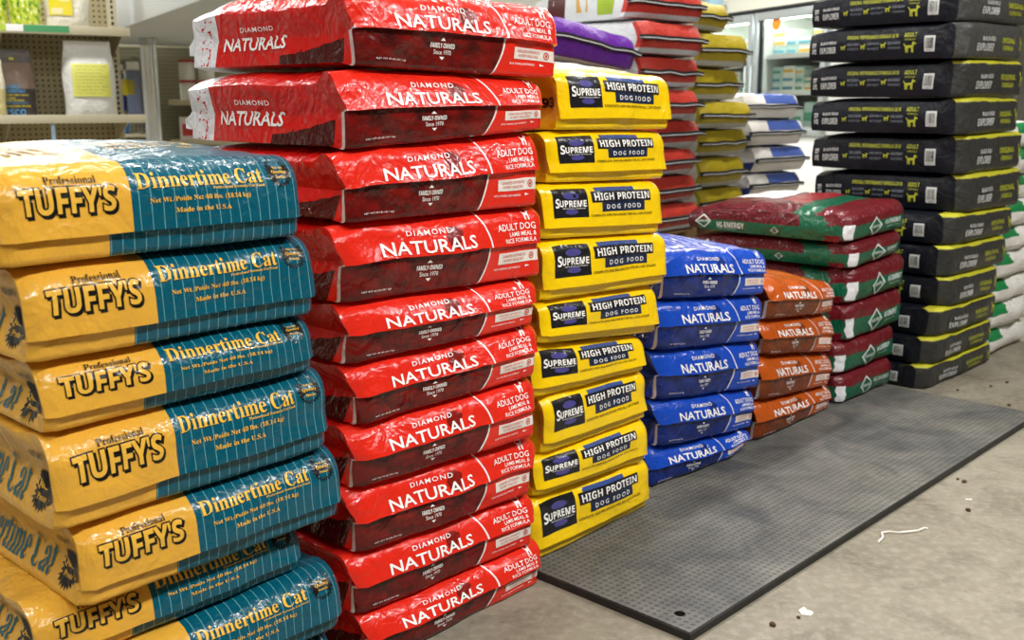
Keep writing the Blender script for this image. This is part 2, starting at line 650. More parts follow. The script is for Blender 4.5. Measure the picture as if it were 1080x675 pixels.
def cat_bag(S, root, side=True, top=False):
    S.body('bag_body', [M['teal_front'], M['teal_side'], M['teal_top']], root)
    w, t = S.w, S.t
    F = S.front
    p = Print()
    p.text(sansb("TUFFY'S"), 0.056, 0.50, 0.335, 0.76, cut=0.12, off=0.06, e=0.0009, ref=(sansb("TUFFY'S"), 0.0, 0.95), space=0.95)
    p.text(sansb("TUFFY'S"), 0.062, 0.475, 0.341, 0.735, cut=0.12, off=0.06, e=0.0007, ref=(sansb("TUFFY'S"), 0.0, 0.95), space=0.95)
    p.text(serif('Professional'), 0.135, 0.795, 0.285, 0.865)
    p.build('brand_outline', F, M['black_ink'], root)
    p = Print()
    p.text(sansb("TUFFY'S"), 0.056, 0.50, 0.335, 0.76, cut=0.12, off=0.012, e=0.0018, ref=(sansb("TUFFY'S"), 0.0, 0.95), space=0.95)
    p.build('brand_lettering', F, M['yellow_ink'], root)
    p = Print()
    p.text(serif('Dinnertime Cat'), 0.405, 0.70, 0.845, 0.865, cut=0.2)
    p.text(serif('Professional Formula Cat Food'), 0.655, 0.655, 0.845, 0.685)
    p.text(serif('Net Wt./Poids Net 40 lbs. (18.14 kg)'), 0.44, 0.53, 0.79, 0.60)
    p.text(serif('Made in the U.S.A'), 0.52, 0.42, 0.71, 0.475)
    p.build('product_lettering', F, M['gold_ink'], root)
    p = Print()
    p.star(0.915, 0.80, 0.05, e=0.0006)
    for i, q in enumerate(p.v):     # the face is wider than high
        p.v[i] = (q[0], 0.80 + (q[1] - 0.80) * w / t)
    b = p.build('starburst_badge', F, M['black_ink'], root)
    p = Print()
    p.text(serif('Made with'), 0.895, 0.845, 0.935, 0.868, e=0.0014)
    p.text(serif('Quality'), 0.886, 0.785, 0.944, 0.83, e=0.0014)
    p.text(serif('Protein'), 0.895, 0.735, 0.935, 0.765, e=0.0014)
    p.build('badge_lettering', F, M['gold_ink'], b)
    if side:
        Lf = lambda u, v, e: S.left(0.30 - u, v, e)
        p = Print()
        p.star(0.245, 0.36, 0.034, e=0.0008)
        for i, q in enumerate(p.v):
            p.v[i] = (q[0], 0.36 + (q[1] - 0.36) / t)
        b = p.build('side_starburst', Lf, M['black_ink'], root)
        p = Print()
        p.text(sansb('40414'), 0.225, 0.74, 0.285, 0.84)
        p.build('lot_number', Lf, M['black_ink'], root)
        p = Print()
        p.text(serif('Quality'), 0.216, 0.34, 0.274, 0.45, e=0.0014)
        p.text(serif('Protein'), 0.226, 0.24, 0.264, 0.31, e=0.0014)
        p.text(serif('Made with'), 0.228, 0.47, 0.262, 0.52, e=0.0014)
        p.build('side_badge_lettering', Lf, M['gold_ink'], b)
        p = Print()
        p.text(serif('Dinnertime Cat'), -0.12, 0.12, 0.195, 0.62, cut=0.2)
        p.build('side_lettering', Lf, M['teal_ink'], root)
    if top:
        p = Print()
        for k in range(4):
            p.text(serif(['Complete and balanced', 'nutrition for cats', 'and kittens of all', 'breeds and ages'][k]), 0.47, 0.10 + 0.03 * (3 - k), 0.80, 0.118 + 0.03 * (3 - k))
        p.build('top_lettering', S.top, M['gold_ink'], root)
        p = Print()
        p.text(sansb("TUFFY'S"), 0.04, 0.08, 0.30, 0.17, off=0.05, ref=(sansb("TUFFY'S"), 0.0, 1.0))
        p.build('top_brand_outline', S.top, M['black_ink'], root)
        p = Print()
        p.text(sansb("TUFFY'S"), 0.04, 0.08, 0.30, 0.17, off=0.0, e=0.002)
        p.build('top_brand_lettering', S.top, M['yellow_ink'], root)


# ---- lamb and rice dog food bags (red, blue, orange share one design) -----
def naturals_mats(key, bright, dark, deep, side, sidedark, topc, tip):
    def front(N):
        u, v, uv = N.uv()
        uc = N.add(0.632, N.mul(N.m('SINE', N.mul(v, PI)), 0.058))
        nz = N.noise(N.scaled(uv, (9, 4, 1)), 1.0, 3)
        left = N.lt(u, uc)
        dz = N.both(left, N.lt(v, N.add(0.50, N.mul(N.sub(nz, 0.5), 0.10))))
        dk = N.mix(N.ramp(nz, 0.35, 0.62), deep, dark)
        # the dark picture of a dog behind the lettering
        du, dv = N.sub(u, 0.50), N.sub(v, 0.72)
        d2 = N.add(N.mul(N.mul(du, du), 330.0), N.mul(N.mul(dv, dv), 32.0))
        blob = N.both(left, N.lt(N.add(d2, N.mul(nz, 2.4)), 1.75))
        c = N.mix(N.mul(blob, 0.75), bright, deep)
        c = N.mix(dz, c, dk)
        line = N.lt(N.m('ABSOLUTE', N.sub(u, uc)), 0.0045)
        return N.mix(line, c, WHITE)

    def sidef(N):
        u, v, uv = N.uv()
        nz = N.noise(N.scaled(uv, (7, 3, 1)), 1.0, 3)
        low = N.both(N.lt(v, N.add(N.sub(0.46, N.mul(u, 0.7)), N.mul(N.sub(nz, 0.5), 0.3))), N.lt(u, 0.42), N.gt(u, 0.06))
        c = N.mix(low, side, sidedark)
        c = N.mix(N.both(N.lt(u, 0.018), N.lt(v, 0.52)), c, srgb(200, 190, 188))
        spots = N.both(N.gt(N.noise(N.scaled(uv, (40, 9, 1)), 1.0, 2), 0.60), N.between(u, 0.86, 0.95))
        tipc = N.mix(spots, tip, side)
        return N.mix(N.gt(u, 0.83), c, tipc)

    def topf(N):
        u, v, uv = N.uv()
        c = topc(N) if callable(topc) else topc
        return N.mix(N.gt(v, 0.83), c, tip)
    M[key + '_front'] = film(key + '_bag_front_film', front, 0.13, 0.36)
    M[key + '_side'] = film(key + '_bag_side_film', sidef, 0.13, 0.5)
    M[key + '_top'] = film(key + '_bag_top_film', topf, 0.12, 0.5)


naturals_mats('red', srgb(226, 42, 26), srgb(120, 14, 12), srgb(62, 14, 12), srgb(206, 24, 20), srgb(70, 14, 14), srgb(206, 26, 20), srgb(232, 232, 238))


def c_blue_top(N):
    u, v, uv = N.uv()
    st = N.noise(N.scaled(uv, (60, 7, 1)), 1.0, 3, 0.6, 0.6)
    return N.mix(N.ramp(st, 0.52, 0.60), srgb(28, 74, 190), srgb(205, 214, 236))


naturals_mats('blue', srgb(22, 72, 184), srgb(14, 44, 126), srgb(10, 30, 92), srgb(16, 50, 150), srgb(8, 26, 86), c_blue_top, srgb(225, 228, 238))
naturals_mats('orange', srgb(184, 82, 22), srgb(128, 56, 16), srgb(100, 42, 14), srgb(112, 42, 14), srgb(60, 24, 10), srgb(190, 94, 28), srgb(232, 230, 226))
M['label_white'] = film('label_white', srgb(236, 228, 220), 0.3, 0.25)
M['red_ink'] = film('red_ink', srgb(196, 60, 50), 0.3, 0.25)


def naturals_bag(S, root, key, tip=False, side_text=False, small=True):
    S.body('bag_body', [M[key + '_front'], M[key + '_side'], M[key + '_top']], root)
    F, asp = S.front, S.w / S.t
    p = Print()
    wi = M['white_ink']
    p.text('NATURALS', 0.155, 0.530, 0.60, 0.705, off=0.014, cut=0.2)
    p.text('DIAMOND', 0.275, 0.770, 0.485, 0.84, space=1.25, off=0.008)
    p.build('brand_lettering', F, wi, root)
    cx = 0.375
    p = Print()
    p.poly([(cx - 0.012, 0.395), (cx + 0.012, 0.395), (cx, 0.435)])
    p.poly([(cx - 0.012, 0.185), (cx, 0.145), (cx + 0.012, 0.185)])
    p.text(sansb('FAMILY-OWNED'), cx - 0.058, 0.300, cx + 0.058, 0.365)
    p.text('Since 1970', cx - 0.042, 0.215, cx + 0.042, 0.275)
    p.build('family_emblem', F, wi, root)
    p = Print()
    p.text('NET WT 40 LB (18.1 kg)', 0.07, 0.095, 0.20, 0.125)
    p.build('weight_lettering', F, wi, root)
    p = Print()
    p.text('ADULT DOG', 0.735, 0.705, 0.945, 0.80, off=0.008)
    p.text('LAMB MEAL &', 0.80, 0.62, 0.945, 0.68, off=0.006)
    p.text('RICE FORMULA', 0.77, 0.535, 0.945, 0.595, off=0.006)
    p.build('formula_lettering', F, wi, root)
    p = Print()
    p.text('WITH VITAMINS AND MINERALS', 0.72, 0.155, 0.87, 0.185)
    p.poly([(0.90, 0.155), (0.925, 0.170), (0.90, 0.190)])
    p.build('nutrient_lettering', F, wi, root)
    p = Print()
    p.dog(0, 0, 1.0)
    p.v = [(0.915 + x * 0.030, 0.885 + y * 0.030 * asp) for x, y in p.v]
    p.build('dog_silhouette', F, wi, root)
    p = Print()
    p.rect(0.745, 0.235, 0.985, 0.395)
    b = p.build('guarantee_strip', F, M['label_white'], root)
    p = Print()
    p.text('GUARANTEED LIVE PROBIOTICS', 0.765, 0.325, 0.90, 0.365, e=0.0012)
    p.text('IN EVERY SINGLE BAG', 0.775, 0.265, 0.89, 0.305, e=0.0012)
    n0 = len(p.v)
    p.ring(0, 0, 0.010, 0.0145)
    p.ellipse(0, 0, 0.006, 0.006, e=0.0012)
    for i in range(n0, len(p.v)):
        p.v[i] = (0.935 + p.v[i][0], 0.315 + p.v[i][1] * asp)
    p.build('strip_lettering', F, M['red_ink'], b)
    if side_text:
        Lf = lambda u, v, e: S.left(S.L - u, v, e)
        p = Print()
        p.text('NATURALS', 0.115, 0.30, 0.325, 0.56, off=0.02, cut=0.2)
        p.text('DIAMOND', 0.175, 0.66, 0.285, 0.75, space=1.2, off=0.01)
        p.build('side_lettering', Lf, M['white_ink'], root)
    if tip:   # crimped white seal at the far end
        bm = bmesh.new()
        n, wd = 26, S.w * 0.93
        z0 = S.zb[0] + S.t * 0.12
        rows = []
        for j in range(5):
            row = []
            for i in range(n + 1):
                a = -1 + 2 * i / n
                yy = S.L - 0.012 + 0.014 * j + 0.010 * noise.noise(Vector((a * 3, j * .4, S.seed)))
                zz = z0 + S.t * (0.30 + 0.05 * noise.noise(Vector((a * 4 + 5, j * .5, S.seed)))) * (1 - 0.1 * j)
                row.append((a * wd / 2, yy, zz))
            rows.append(row)
        up = [[bm.verts.new((x, y, z + 0.030 - 0.005 * j)) for x, y, z in r] for j, r in enumerate(rows)]
        dn = [[bm.verts.new((x, y, z - 0.024 + 0.004 * j)) for x, y, z in r] for j, r in enumerate(rows)]
        for G in (up, dn):
            for j in range(4):
                for i in range(n):
                    bm.faces.new((G[j][i], G[j][i + 1], G[j + 1][i + 1], G[j + 1][i]))
        for j in range(4):
            for i in (0, n):
                bm.faces.new((up[j][i], up[j + 1][i], dn[j + 1][i], dn[j][i]))
        for i in range(n):
            for j in (0, 4):
                bm.faces.new((up[j][i], up[j][i + 1], dn[j][i + 1], dn[j][i]))
        bm_obj('sealed_end', bm, M['tip_white'], root, 60)


M['tip_white'] = film('tip_white', srgb(232, 234, 238), 0.3, 0.5)

# ---- high protein dog food ------------------------------------------------
M['sup_front'] = film('yellow_bag_front_film', lambda N: srgb(250, 208, 6), 0.17, 0.28)
M['sup_side'] = film('yellow_bag_side_film', lambda N: srgb(226, 160, 12), 0.2, 0.4)


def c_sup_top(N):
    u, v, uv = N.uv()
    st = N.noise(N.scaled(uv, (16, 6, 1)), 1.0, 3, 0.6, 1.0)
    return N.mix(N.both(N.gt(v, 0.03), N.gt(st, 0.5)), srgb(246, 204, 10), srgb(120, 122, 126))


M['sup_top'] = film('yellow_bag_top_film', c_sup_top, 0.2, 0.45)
M['sup_black'] = film('yellow_bag_black_panel', srgb(24, 24, 28), 0.2, 0.24)
M['sup_navy'] = film('yellow_bag_navy_panel', srgb(22, 36, 66), 0.2, 0.24)
M['sup_blue'] = film('yellow_bag_blue_bar', srgb(52, 78, 140), 0.2, 0.24)
M['sup_violet'] = film('yellow_bag_violet_disc', srgb(74, 70, 138), 0.2, 0.24)
M['sup_brown'] = film('yellow_bag_small_print', srgb(96, 74, 10), 0.24, 0.24)


def supreme_bag(S, root, side_num=False):
    S.body('bag_body', [M['sup_front'], M['sup_side'], M['sup_top']], root)
    F, asp = S.front, S.w / S.t
    g = lambda P, x0, y0, x1, y1, e=0.0007: P.rect(x0, y0, x1, y1, e, cut=0.03)
    p = Print()
    g(p, 0.05, 0.38, 0.315, 0.90)
    b = p.build('brand_panel', F, M['sup_black'], root)
    q = Print()
    q.ellipse(0.19, 0.775, 0.060, 0.060, e=0.0011)
    q.build('violet_emblem', F, M['sup_violet'], b)
    q = Print()
    q.ellipse(0.19, 0.485, 0.052, 0.050, e=0.0011)
    q.build('violet_emblem', F, M['sup_violet'], b)
    q = Print()
    q.text(sansb('S'), 0.066, 0.56, 0.098, 0.735, off=0.01, e=0.0016)
    q.text(sansb('UPREME'), 0.10, 0.575, 0.302, 0.695, off=0.01, e=0.0016)
    q.text('PREMIUM DOG NUTRITION', 0.12, 0.535, 0.29, 0.556, e=0.0016)
    q.build('brand_lettering', F, M['white_ink'], b)
    p = Print()
    g(p, 0.345, 0.645, 0.86, 0.845)
    b = p.build('title_panel', F, M['sup_black'], root)
    q = Print()
    q.text(sansb('HIGH PROTEIN'), 0.365, 0.68, 0.845, 0.81, e=0.0018, cut=0.25)
    q.build('title_lettering', F, M['white_ink'], b)
    p = Print()
    g(p, 0.385, 0.845, 0.73, 0.91)
    p.build('blue_bar', F, M['sup_blue'], root)
    p = Print()
    g(p, 0.425, 0.47, 0.80, 0.645)
    b = p.build('subtitle_panel', F, M['sup_navy'], root)
    q = Print()
    q.text('DOG FOOD', 0.465, 0.515, 0.765, 0.60, space=1.5, off=0.012, e=0.0014)
    q.build('subtitle_lettering', F, M['white_ink'], b)
    p = Print()
    p.text(sansb('COMPLETE AND BALANCED FOR ALL LIFE STAGES'), 0.33, 0.385, 0.87, 0.43)
    if side_num:
        pass
    p.build('small_print', F, M['sup_brown'], root)
    if side_num:
        p = Print()
        p.text(sansb('93'), 0.0, 0.40, 0.04, 0.60, off=0.02)
        p.build('lot_number', lambda u, v, e: S.left(0.06 - u, v, e), M['black_ink'], root)


# ---- hi-energy bags --------------------------------------------------------
MAROON, GREEN = srgb(104, 20, 30), srgb(12, 92, 64)


def c_hi_hex(N, uv, sc):
    d = N.voro(N.scaled(uv, sc), 1.0)
    return N.mix(N.ramp(d, 0.25, 0.55), srgb(122, 32, 42), srgb(78, 14, 24))


def c_hi_front(N):
    u, v, uv = N.uv()
    c = N.mix(N.lt(v, 0.56), MAROON, GREEN)
    return N.mix(N.lt(v, 0.07), c, MAROON)


def c_hi_side(N):
    u, v, uv = N.uv()
    c = N.mix(N.lt(v, 0.52), c_hi_hex(N, uv, (60, 12, 1)), GREEN)
    nz = N.noise(N.scaled(uv, (10, 5, 1)), 1.0, 2)
    fr = N.both(N.lt(u, N.add(0.085, N.mul(N.sub(nz, 0.5), 0.10))), N.m('MAXIMUM', N.gt(v, 0.62), N.lt(v, 0.22)))
    c = N.mix(N.both(N.lt(u, 0.24), N.gt(v, 0.2)), c, GREEN)
    c = N.mix(fr, c, MAROON)
    return N.mix(N.gt(u, 0.94), c, srgb(70, 14, 24))


def c_hi_top(N):
    u, v, uv = N.uv()
    nz = N.noise(N.scaled(uv, (5, 5, 1)), 1.0, 3)
    c = N.mix(N.between(v, 0.13, 0.27), MAROON, GREEN)
    c = N.mix(N.gt(v, 0.27), c, c_hi_hex(N, uv, (40, 50, 1)))
    red = N.both(N.between(v, 0.28, 0.46), N.gt(u, N.add(0.22, N.mul(N.sub(nz, 0.5), 0.2))))
    c = N.mix(red, c, srgb(150, 20, 32))
    glare = N.both(N.between(v, 0.50, 0.88), N.gt(u, N.add(0.30, N.mul(N.sub(nz, 0.5), 0.5))))  # white glare on the top film, put into the colour
    return N.mix(glare, c, srgb(226, 222, 226))


M['hi_front'] = film('energy_bag_front_film', c_hi_front, 0.25, 0.5)
M['hi_side'] = film('energy_bag_side_film', c_hi_side, 0.22, 0.5)
M['hi_top'] = film('energy_bag_top_film', c_hi_top, 0.16, 0.4)
M['hi_ink'] = film('energy_bag_ink', srgb(214, 226, 222), 0.3, 0.4)


def rhombus(p, cx, cy, rx, ry, k=0.80):
    o = [(cx - rx, cy), (cx, cy - ry), (cx + rx, cy), (cx, cy + ry)]
    i = [(cx + (x - cx) * k, cy + (y - cy) * k) for x, y in o]
    m_ = 10
    L2 = lambda A_, B_, t: (A_[0] + (B_[0] - A_[0]) * t, A_[1] + (B_[1] - A_[1]) * t)
    for a in range(4):
        b = (a + 1) % 4
        for q in range(m_):
            t0, t1 = q / m_, (q + 1) / m_
            p.poly([L2(o[a], o[b], t0), L2(o[a], o[b], t1), L2(i[a + 0], i[b], t1), L2(i[a], i[b], t0)], 0.002)


def energy_bag(S, root, side=False):
    S.body('bag_body', [M['hi_front'], M['hi_side'], M['hi_top']], root)
    p = Print()
    rhombus(p, 0.44, 0.38, 0.115, 0.34)
    p.text(sansb('DIAMOND'), 0.355, 0.325, 0.525, 0.43)
    p.build('diamond_emblem', S.front, M['hi_ink'], root)
    p = Print()
    p.text(sansb('HI-ENERGY'), 0.60, 0.36, 0.86, 0.52, off=0.01)
    p.text('50 LB (22.7 KG)', 0.63, 0.24, 0.82, 0.29)
    p.build('title_lettering', S.front, M['hi_ink'], root)
    p = Print()
    p.rect(0.012, 0.10, 0.085, 0.62, e=0.0022, cut=0.012)
    for i, q in enumerate(p.v):
        p.v[i] = (q[0] + 0.02 * noise.noise(Vector((q[1] * 5, S.seed, 0))), q[1])
    p.build('white_fold_patch', S.front, M['tip_white'], root)
    if side:
        Lf = lambda u, v, e: S.left(S.L - u, v, e)
        p = Print()
        rhombus(p, 0.062, 0.46, 0.034, 0.38)
        p.text(sansb('DIAMOND'), 0.036, 0.40, 0.088, 0.52)
        p.build('side_emblem', Lf, M['hi_ink'], root)
        p = Print()
        p.text(sansb('HI-ENERGY'), 0.120, 0.18, 0.235, 0.44, off=0.01)
        p.text('FOR ACTIVE DOGS', 0.122, 0.10, 0.20, 0.14)
        p.build('side_lettering', Lf, M['hi_ink'], root)
        p = Print()
        rhombus(p, 0.36, 0.26, 0.018, 0.16)
        p.text('50 LB', 0.343, 0.23, 0.377, 0.29)
        p.build('side_weight_mark', Lf, M['hi_ink'], root)


# ---- explorer bags ---------------------------------------------------------
def c_bk_front(N):
    u, v, uv = N.uv()
    nz = N.noise(N.scaled(uv, (30, 10, 1)), 1.0, 4)
    c = N.mix(nz, srgb(34, 34, 34), srgb(66, 66, 62))
    edge = N.add(0.90, N.mul(N.sub(N.noise(N.scaled(uv, (4, 1, 1)), 1.0, 2), 0.5), 0.2))
    return N.mix(N.gt(v, edge), c, srgb(190, 186, 48))


def c_bk_top(N):
    u, v, uv = N.uv()
    return N.mix(N.lt(v, 0.08), srgb(18, 21, 30), srgb(190, 186, 48))


M['bk_front'] = film('explorer_bag_end_film', c_bk_front, 0.42, 0.35, 0.35)
M['bk_front_plain'] = film('explorer_bag_grey_end_film', lambda N: N.mix(N.noise(N.scaled(N.uv()[2], (30, 10, 1)), 1.0, 4), srgb(50, 50, 50), srgb(84, 84, 80)), 0.42, 0.35, 0.35)
M['bk_side'] = film('explorer_bag_side_film', lambda N: srgb(15, 18, 27), 0.42, 0.35, 0.35)
M['bk_top'] = film('explorer_bag_top_film', c_bk_top, 0.4, 0.35, 0.35)
M['bk_top_plain'] = film('explorer_bag_dark_top_film', lambda N: srgb(18, 21, 30), 0.4, 0.35, 0.35)
M['bk_white'] = plain('explorer_white_ink', srgb(206, 208, 206), 0.5)
M['bk_grey'] = plain('explorer_grey_ink', srgb(120, 126, 138), 0.5)
M['bk_lime'] = plain('explorer_lime_ink', srgb(176, 180, 48), 0.5)


def explorer_bag(S, root, side=True, striped=True):
    S.body('bag_body', [M['bk_front'] if striped else M['bk_front_plain'], M['bk_side'], M['bk_top'] if striped else M['bk_top_plain']], root)
    F = S.front
    p = Print()
    p.text(sansb('BLACK GOLD'), 0.22, 0.50, 0.40, 0.61)
    p.text(sansb('EXPLORER'), 0.17, 0.22, 0.40, 0.43)
    p.build('brand_lettering', F, M['bk_white'], root)
    p = Print()
    p.text(sansb('ORIGINAL'), 0.53, 0.46, 0.80, 0.61)
    p.text(sansb('FORMULA'), 0.57, 0.26, 0.77, 0.39)
    p.build('formula_lettering', F, M['bk_lime'], root)
    p = Print()
    p.dog(0, 0, 1.0, flip=-1)
    p.v = [(0.905 + x * 0.05, 0.44 + y * 0.34) for x, y in p.v]
    p.build('dog_silhouette', F, M['bk_lime'], root)
    if side:
        Lf = lambda u, v, e: S.left(S.L - u, v, e)
        L = S.L
        p = Print()
        p.text(sansb('BLACK GOLD'), 0.052, 0.57, 0.120, 0.67)
        p.text(sansb('EXPLORER'), 0.050, 0.25, 0.120, 0.47)
        p.build('side_brand_lettering', Lf, M['bk_white'], root)
        p = Print()
        p.vtext(sansb('26/18'), 0.022, 0.46, 0.018, 0.44)
        p.build('ratio_lettering', Lf, M['bk_white'], root)
        p = Print()
        p.rect(L - 0.106, 0.22, L - 0.066, 0.72, cut=0.05)
        b = p.build('barcode_label', Lf, M['bk_white'], root)
        q = Print()
        x = L - 0.102
        while x < L - 0.072:
            wd = random.choice((0.0008, 0.0014, 0.002))
            q.rect(x, 0.32, x + wd, 0.66, e=0.0012, cut=0.05)
            x += wd + random.choice((0.0012, 0.002))
        q.text('0 28363 57', L - 0.100, 0.25, L - 0.072, 0.29)
        q.build('barcode_lines', Lf, M['black_ink'], b)
        p = Print()
        p.text(sansb('ORIGINAL PERFORMANCE FORMULA 26/18'), 0.165, 0.71, 0.380, 0.83)
        p.build('side_formula_lettering', Lf, M['bk_lime'], root)
        p = Print()
        p.text(sansb('ADULT'), L - 0.182, 0.70, L - 0.134, 0.84)
        p.text('FORMULA', L - 0.178, 0.59, L - 0.138, 0.65)
        p.build('age_lettering', Lf, M['bk_lime'], root)
        for nm, cx, cy, sx in (('side_dog_silhouette', L - 0.158, 0.34, 0.036), ('claim_icon', 0.150, 0.42, 0.017), ('claim_icon', 0.236, 0.44, 0.019), ('claim_icon', 0.322, 0.46, 0.019)):
            p = Print()
            p.dog(0, 0, 1.0)
            p.v = [(cx + x * sx, cy + y * sx / S.t * 0.9) for x, y in p.v]
            p.build(nm, Lf, M['bk_lime'], root)
        for x0, words in ((0.168, ('MUSCLE GROWTH', 'AND RECOVERY')), (0.254, ('JOINT HEALTH', 'AND MOBILITY')), (0.340, ('HIGH ENERGY', 'FOR ENDURANCE'))):
            p = Print()
            p.text(sansb(words[0]), x0, 0.49, x0 + 0.050, 0.58)
            p.text(words[1], x0, 0.34, x0 + 0.050, 0.42)
            p.build('claim_lettering', Lf, M['bk_grey'], root)


# ---- sewn paper sacks of the rear row --------------------------------------
def sack_mats(key, endc, lowc, sidec, topc, split=0.12, topband=0.10):
    def fr(N):
        u, v, uv = N.uv()
        nz = N.noise(N.scaled(uv, (5, 3, 1)), 1.0, 3)
        c = N.mix(nz, tuple(x * 0.82 for x in endc[:3]) + (1,), endc)
        return N.mix(N.lt(v, split), c, lowc)

    def tp(N):
        u, v, uv = N.uv()
        return N.mix(N.lt(v, topband), topc, endc)

    def sd(N):
        u, v, uv = N.uv()
        return N.mix(N.both(N.lt(u, topband * 0.7), N.gt(v, split)), sidec, endc)
    M[key + '_front'] = plain(key + '_x', endc)
    M[key + '_front'] = film(key + '_sack_end_paper', fr, 0.45, 0.35, 0.4)
    M[key + '_side'] = film(key + '_sack_side_paper', sd, 0.45, 0.35, 0.4)
    M[key + '_top'] = film(key + '_sack_top_paper', tp, 0.4, 0.4, 0.4)


sack_mats('purple', srgb(98, 34, 150), srgb(206, 208, 212), srgb(206, 208, 212), srgb(224, 226, 230), 0.0, 0.06)
sack_mats('rust', srgb(178, 52, 40), srgb(176, 180, 180), srgb(196, 198, 200), srgb(212, 214, 216), 0.16, 0.055)
sack_mats('olive', srgb(164, 145, 28), srgb(166, 166, 156), srgb(190, 188, 174), srgb(216, 206, 156), 0.16, 0.05)


def c_wb_top(N):
    u, v, uv = N.uv()
    return N.mix(N.both(N.between(v, 0.03, 0.30), N.gt(N.sub(u, v), 0.2)), srgb(226, 226, 228), srgb(70, 92, 160))


M['wb_front'] = film('white_sack_end_paper', lambda N: N.mix(N.both(N.gt(N.uv()[1], 0.60), N.gt(N.uv()[0], 0.30), N.lt(N.add(N.uv()[0], N.mul(N.uv()[1], 0.3)), 1.18)), srgb(216, 212, 206), srgb(70, 92, 160)), 0.45, 0.35, 0.4)
M['wb_side'] = film('white_sack_side_paper', lambda N: N.mix(N.both(N.lt(N.uv()[0], 0.12), N.lt(N.uv()[1], 0.45)), srgb(206, 204, 202), srgb(44, 66, 130)), 0.45, 0.35, 0.4)
M['wb_top'] = film('white_sack_top_paper', c_wb_top, 0.4, 0.35, 0.4)
M['wg_front'] = film('green_mark_sack_end', lambda N: N.mix(N.both(N.gt(N.uv()[1], 0.60), N.between(N.uv()[0], 0.05, N.add(0.12, N.mul(N.noise(N.scaled(N.uv()[2], (6, 3, 1)), 1.0, 3), 0.4)))), srgb(222, 220, 214), srgb(24, 124, 66)), 0.45, 0.5, 0.4)
M['wg_side'] = film('green_mark_sack_side', lambda N: srgb(216, 214, 208), 0.45, 0.5, 0.4)
M['wg_top'] = M['wg_side']
M['tape_black'] = plain('sewn_tape_black', srgb(24, 24, 24), 0.6)
M['tape_white'] = plain('sewn_tape_thread', srgb(206, 206, 206), 0.6)


def sewn_tape(S, root, extra=0.012, curve=0.0):
    """strip sewn over the mouth of the sack, along the middle of its end"""
    def strip(name, th, hgt, lift, m, par):
        bm = bmesh.new()
        n = 16
        R = []
        for i in range(n + 1):
            a = -1 + 2 * i / n
            p = S.front(min(0.999, max(0.001, (a + 1) / 2)), 0.5, 0.0)
            x = a * (S.w / 2 + extra)
            z = p.z + lift + curve * (a + 1) / 2 + 0.006 * noise.noise(Vector((a * 2, S.seed, 4)))
            y = p.y + 0.002 if abs(a) < 0.9 else S.front(0.95, 0.5, 0).y
            R.append([bm.verts.new((x, y + dy, z + dz)) for dy, dz in ((-th, -hgt / 2), (-th, hgt / 2), (0.006, hgt / 2), (0.006, -hgt / 2))])
        for a, b in zip(R, R[1:]):
            for k in range(4):
                bm.faces.new((a[k], a[(k + 1) % 4], b[(k + 1) % 4], b[k]))
        bm.faces.new(R[0])
        bm.faces.new(R[-1])
        return bm_obj(name, bm, m, par, 40)
    t = strip('sewn_tape', 0.014, 0.018, 0.0, M['tape_black'], root)
    strip('stitching', 0.0152, 0.0035, -0.003, M['tape_white'], t)


def sack(S, root, key, tape=True, curve=0.0):
    S.body('sack_body', [M[key + '_front'], M[key + '_side'], M[key + '_top']], root)
    if tape:
        sewn_tape(S, root, curve=curve)


# ------------------------------------------------------------------ the stacks
def stack(name, A, azd, sl, sr, zl, zr, out, yaw, labels, cat, group, kw, build, L=0.56, seed0=0, kwi=None):
    """zl, zr: heights of the seams at both ends of the front, from the very top down"""
    O, d, inn, rz = frame(A, azd)
    n = len(sl)
    for i in range(n):
        w = sr[i] - sl[i]
        mid = (sl[i] + sr[i]) / 2
        z0 = min(zl[i + 1], zr[i + 1])
        loc = O + d * mid - inn * out[i]
        loc.z = z0
        root = thing(name, labels[i], cat, loc, rz + math.radians(yaw[i]), group)
        k = dict(kw)
        if kwi and i in kwi:
            k.update(kwi[i])
        g = 0.0015
        S = Shape(w, k.pop('L', L), (zl[i + 1] - z0 + g, zr[i + 1] - z0 + g), (zl[i] - z0 - g, zr[i] - z0 - g), seed0 + i * 5.3 + 1.7, **k)
        build(S, root, i)


def rnd(n, a, s):
    r = random.Random(s)
    return [r.uniform(-a, a) for _ in range(n)]


n = 8
lab = ['yellow and teal cat food bag on top of the nearest left stack',
       'yellow and teal cat food bag second from the top of the left stack',
       'yellow and teal cat food bag third from the top of the left stack',
       'yellow and teal cat food bag fourth from the top, above the one jutting out right',
       'yellow and teal cat food bag fifth from the top, jutting out furthest right',
       'yellow and teal cat food bag pushed back leftwards, third from the bottom of its stack',
       'yellow and teal cat food bag second from the bottom of the left stack',
       'yellow and teal cat food bag at the very bottom of the left stack']
stack('cat_food_bag', (0.056, 2.034, 0), 43.5,
      [-1.011, -.988, -.975, -.974, -.952, -1.005, -.965, -.965], [-.556, -.536, -.541, -.519, -.503, -.566, -.512, -.526],
      [.925, .793, .665, .565, .429, .310, .21, .105, 0], [.925, .797, .668, .577, .440, .317, .23, .113, 0],
      [0, 0, 0, 0.005, 0.012, -0.03, 0.004, 0], rnd(n, 1.0, 3), lab, 'bag of cat food', 'yellow and teal cat food bags',
      dict(rt=0.045, rb=0.008, c0=0.25, rec=0.007, lip=0.003, lean=0.004, bulge=0.006, gus=0.022, edge=0.10, fine=1.1),
      lambda S, r, i: cat_bag(S, r, True, i == 0), seed0=3, kwi={0: dict(puff=0.018)})

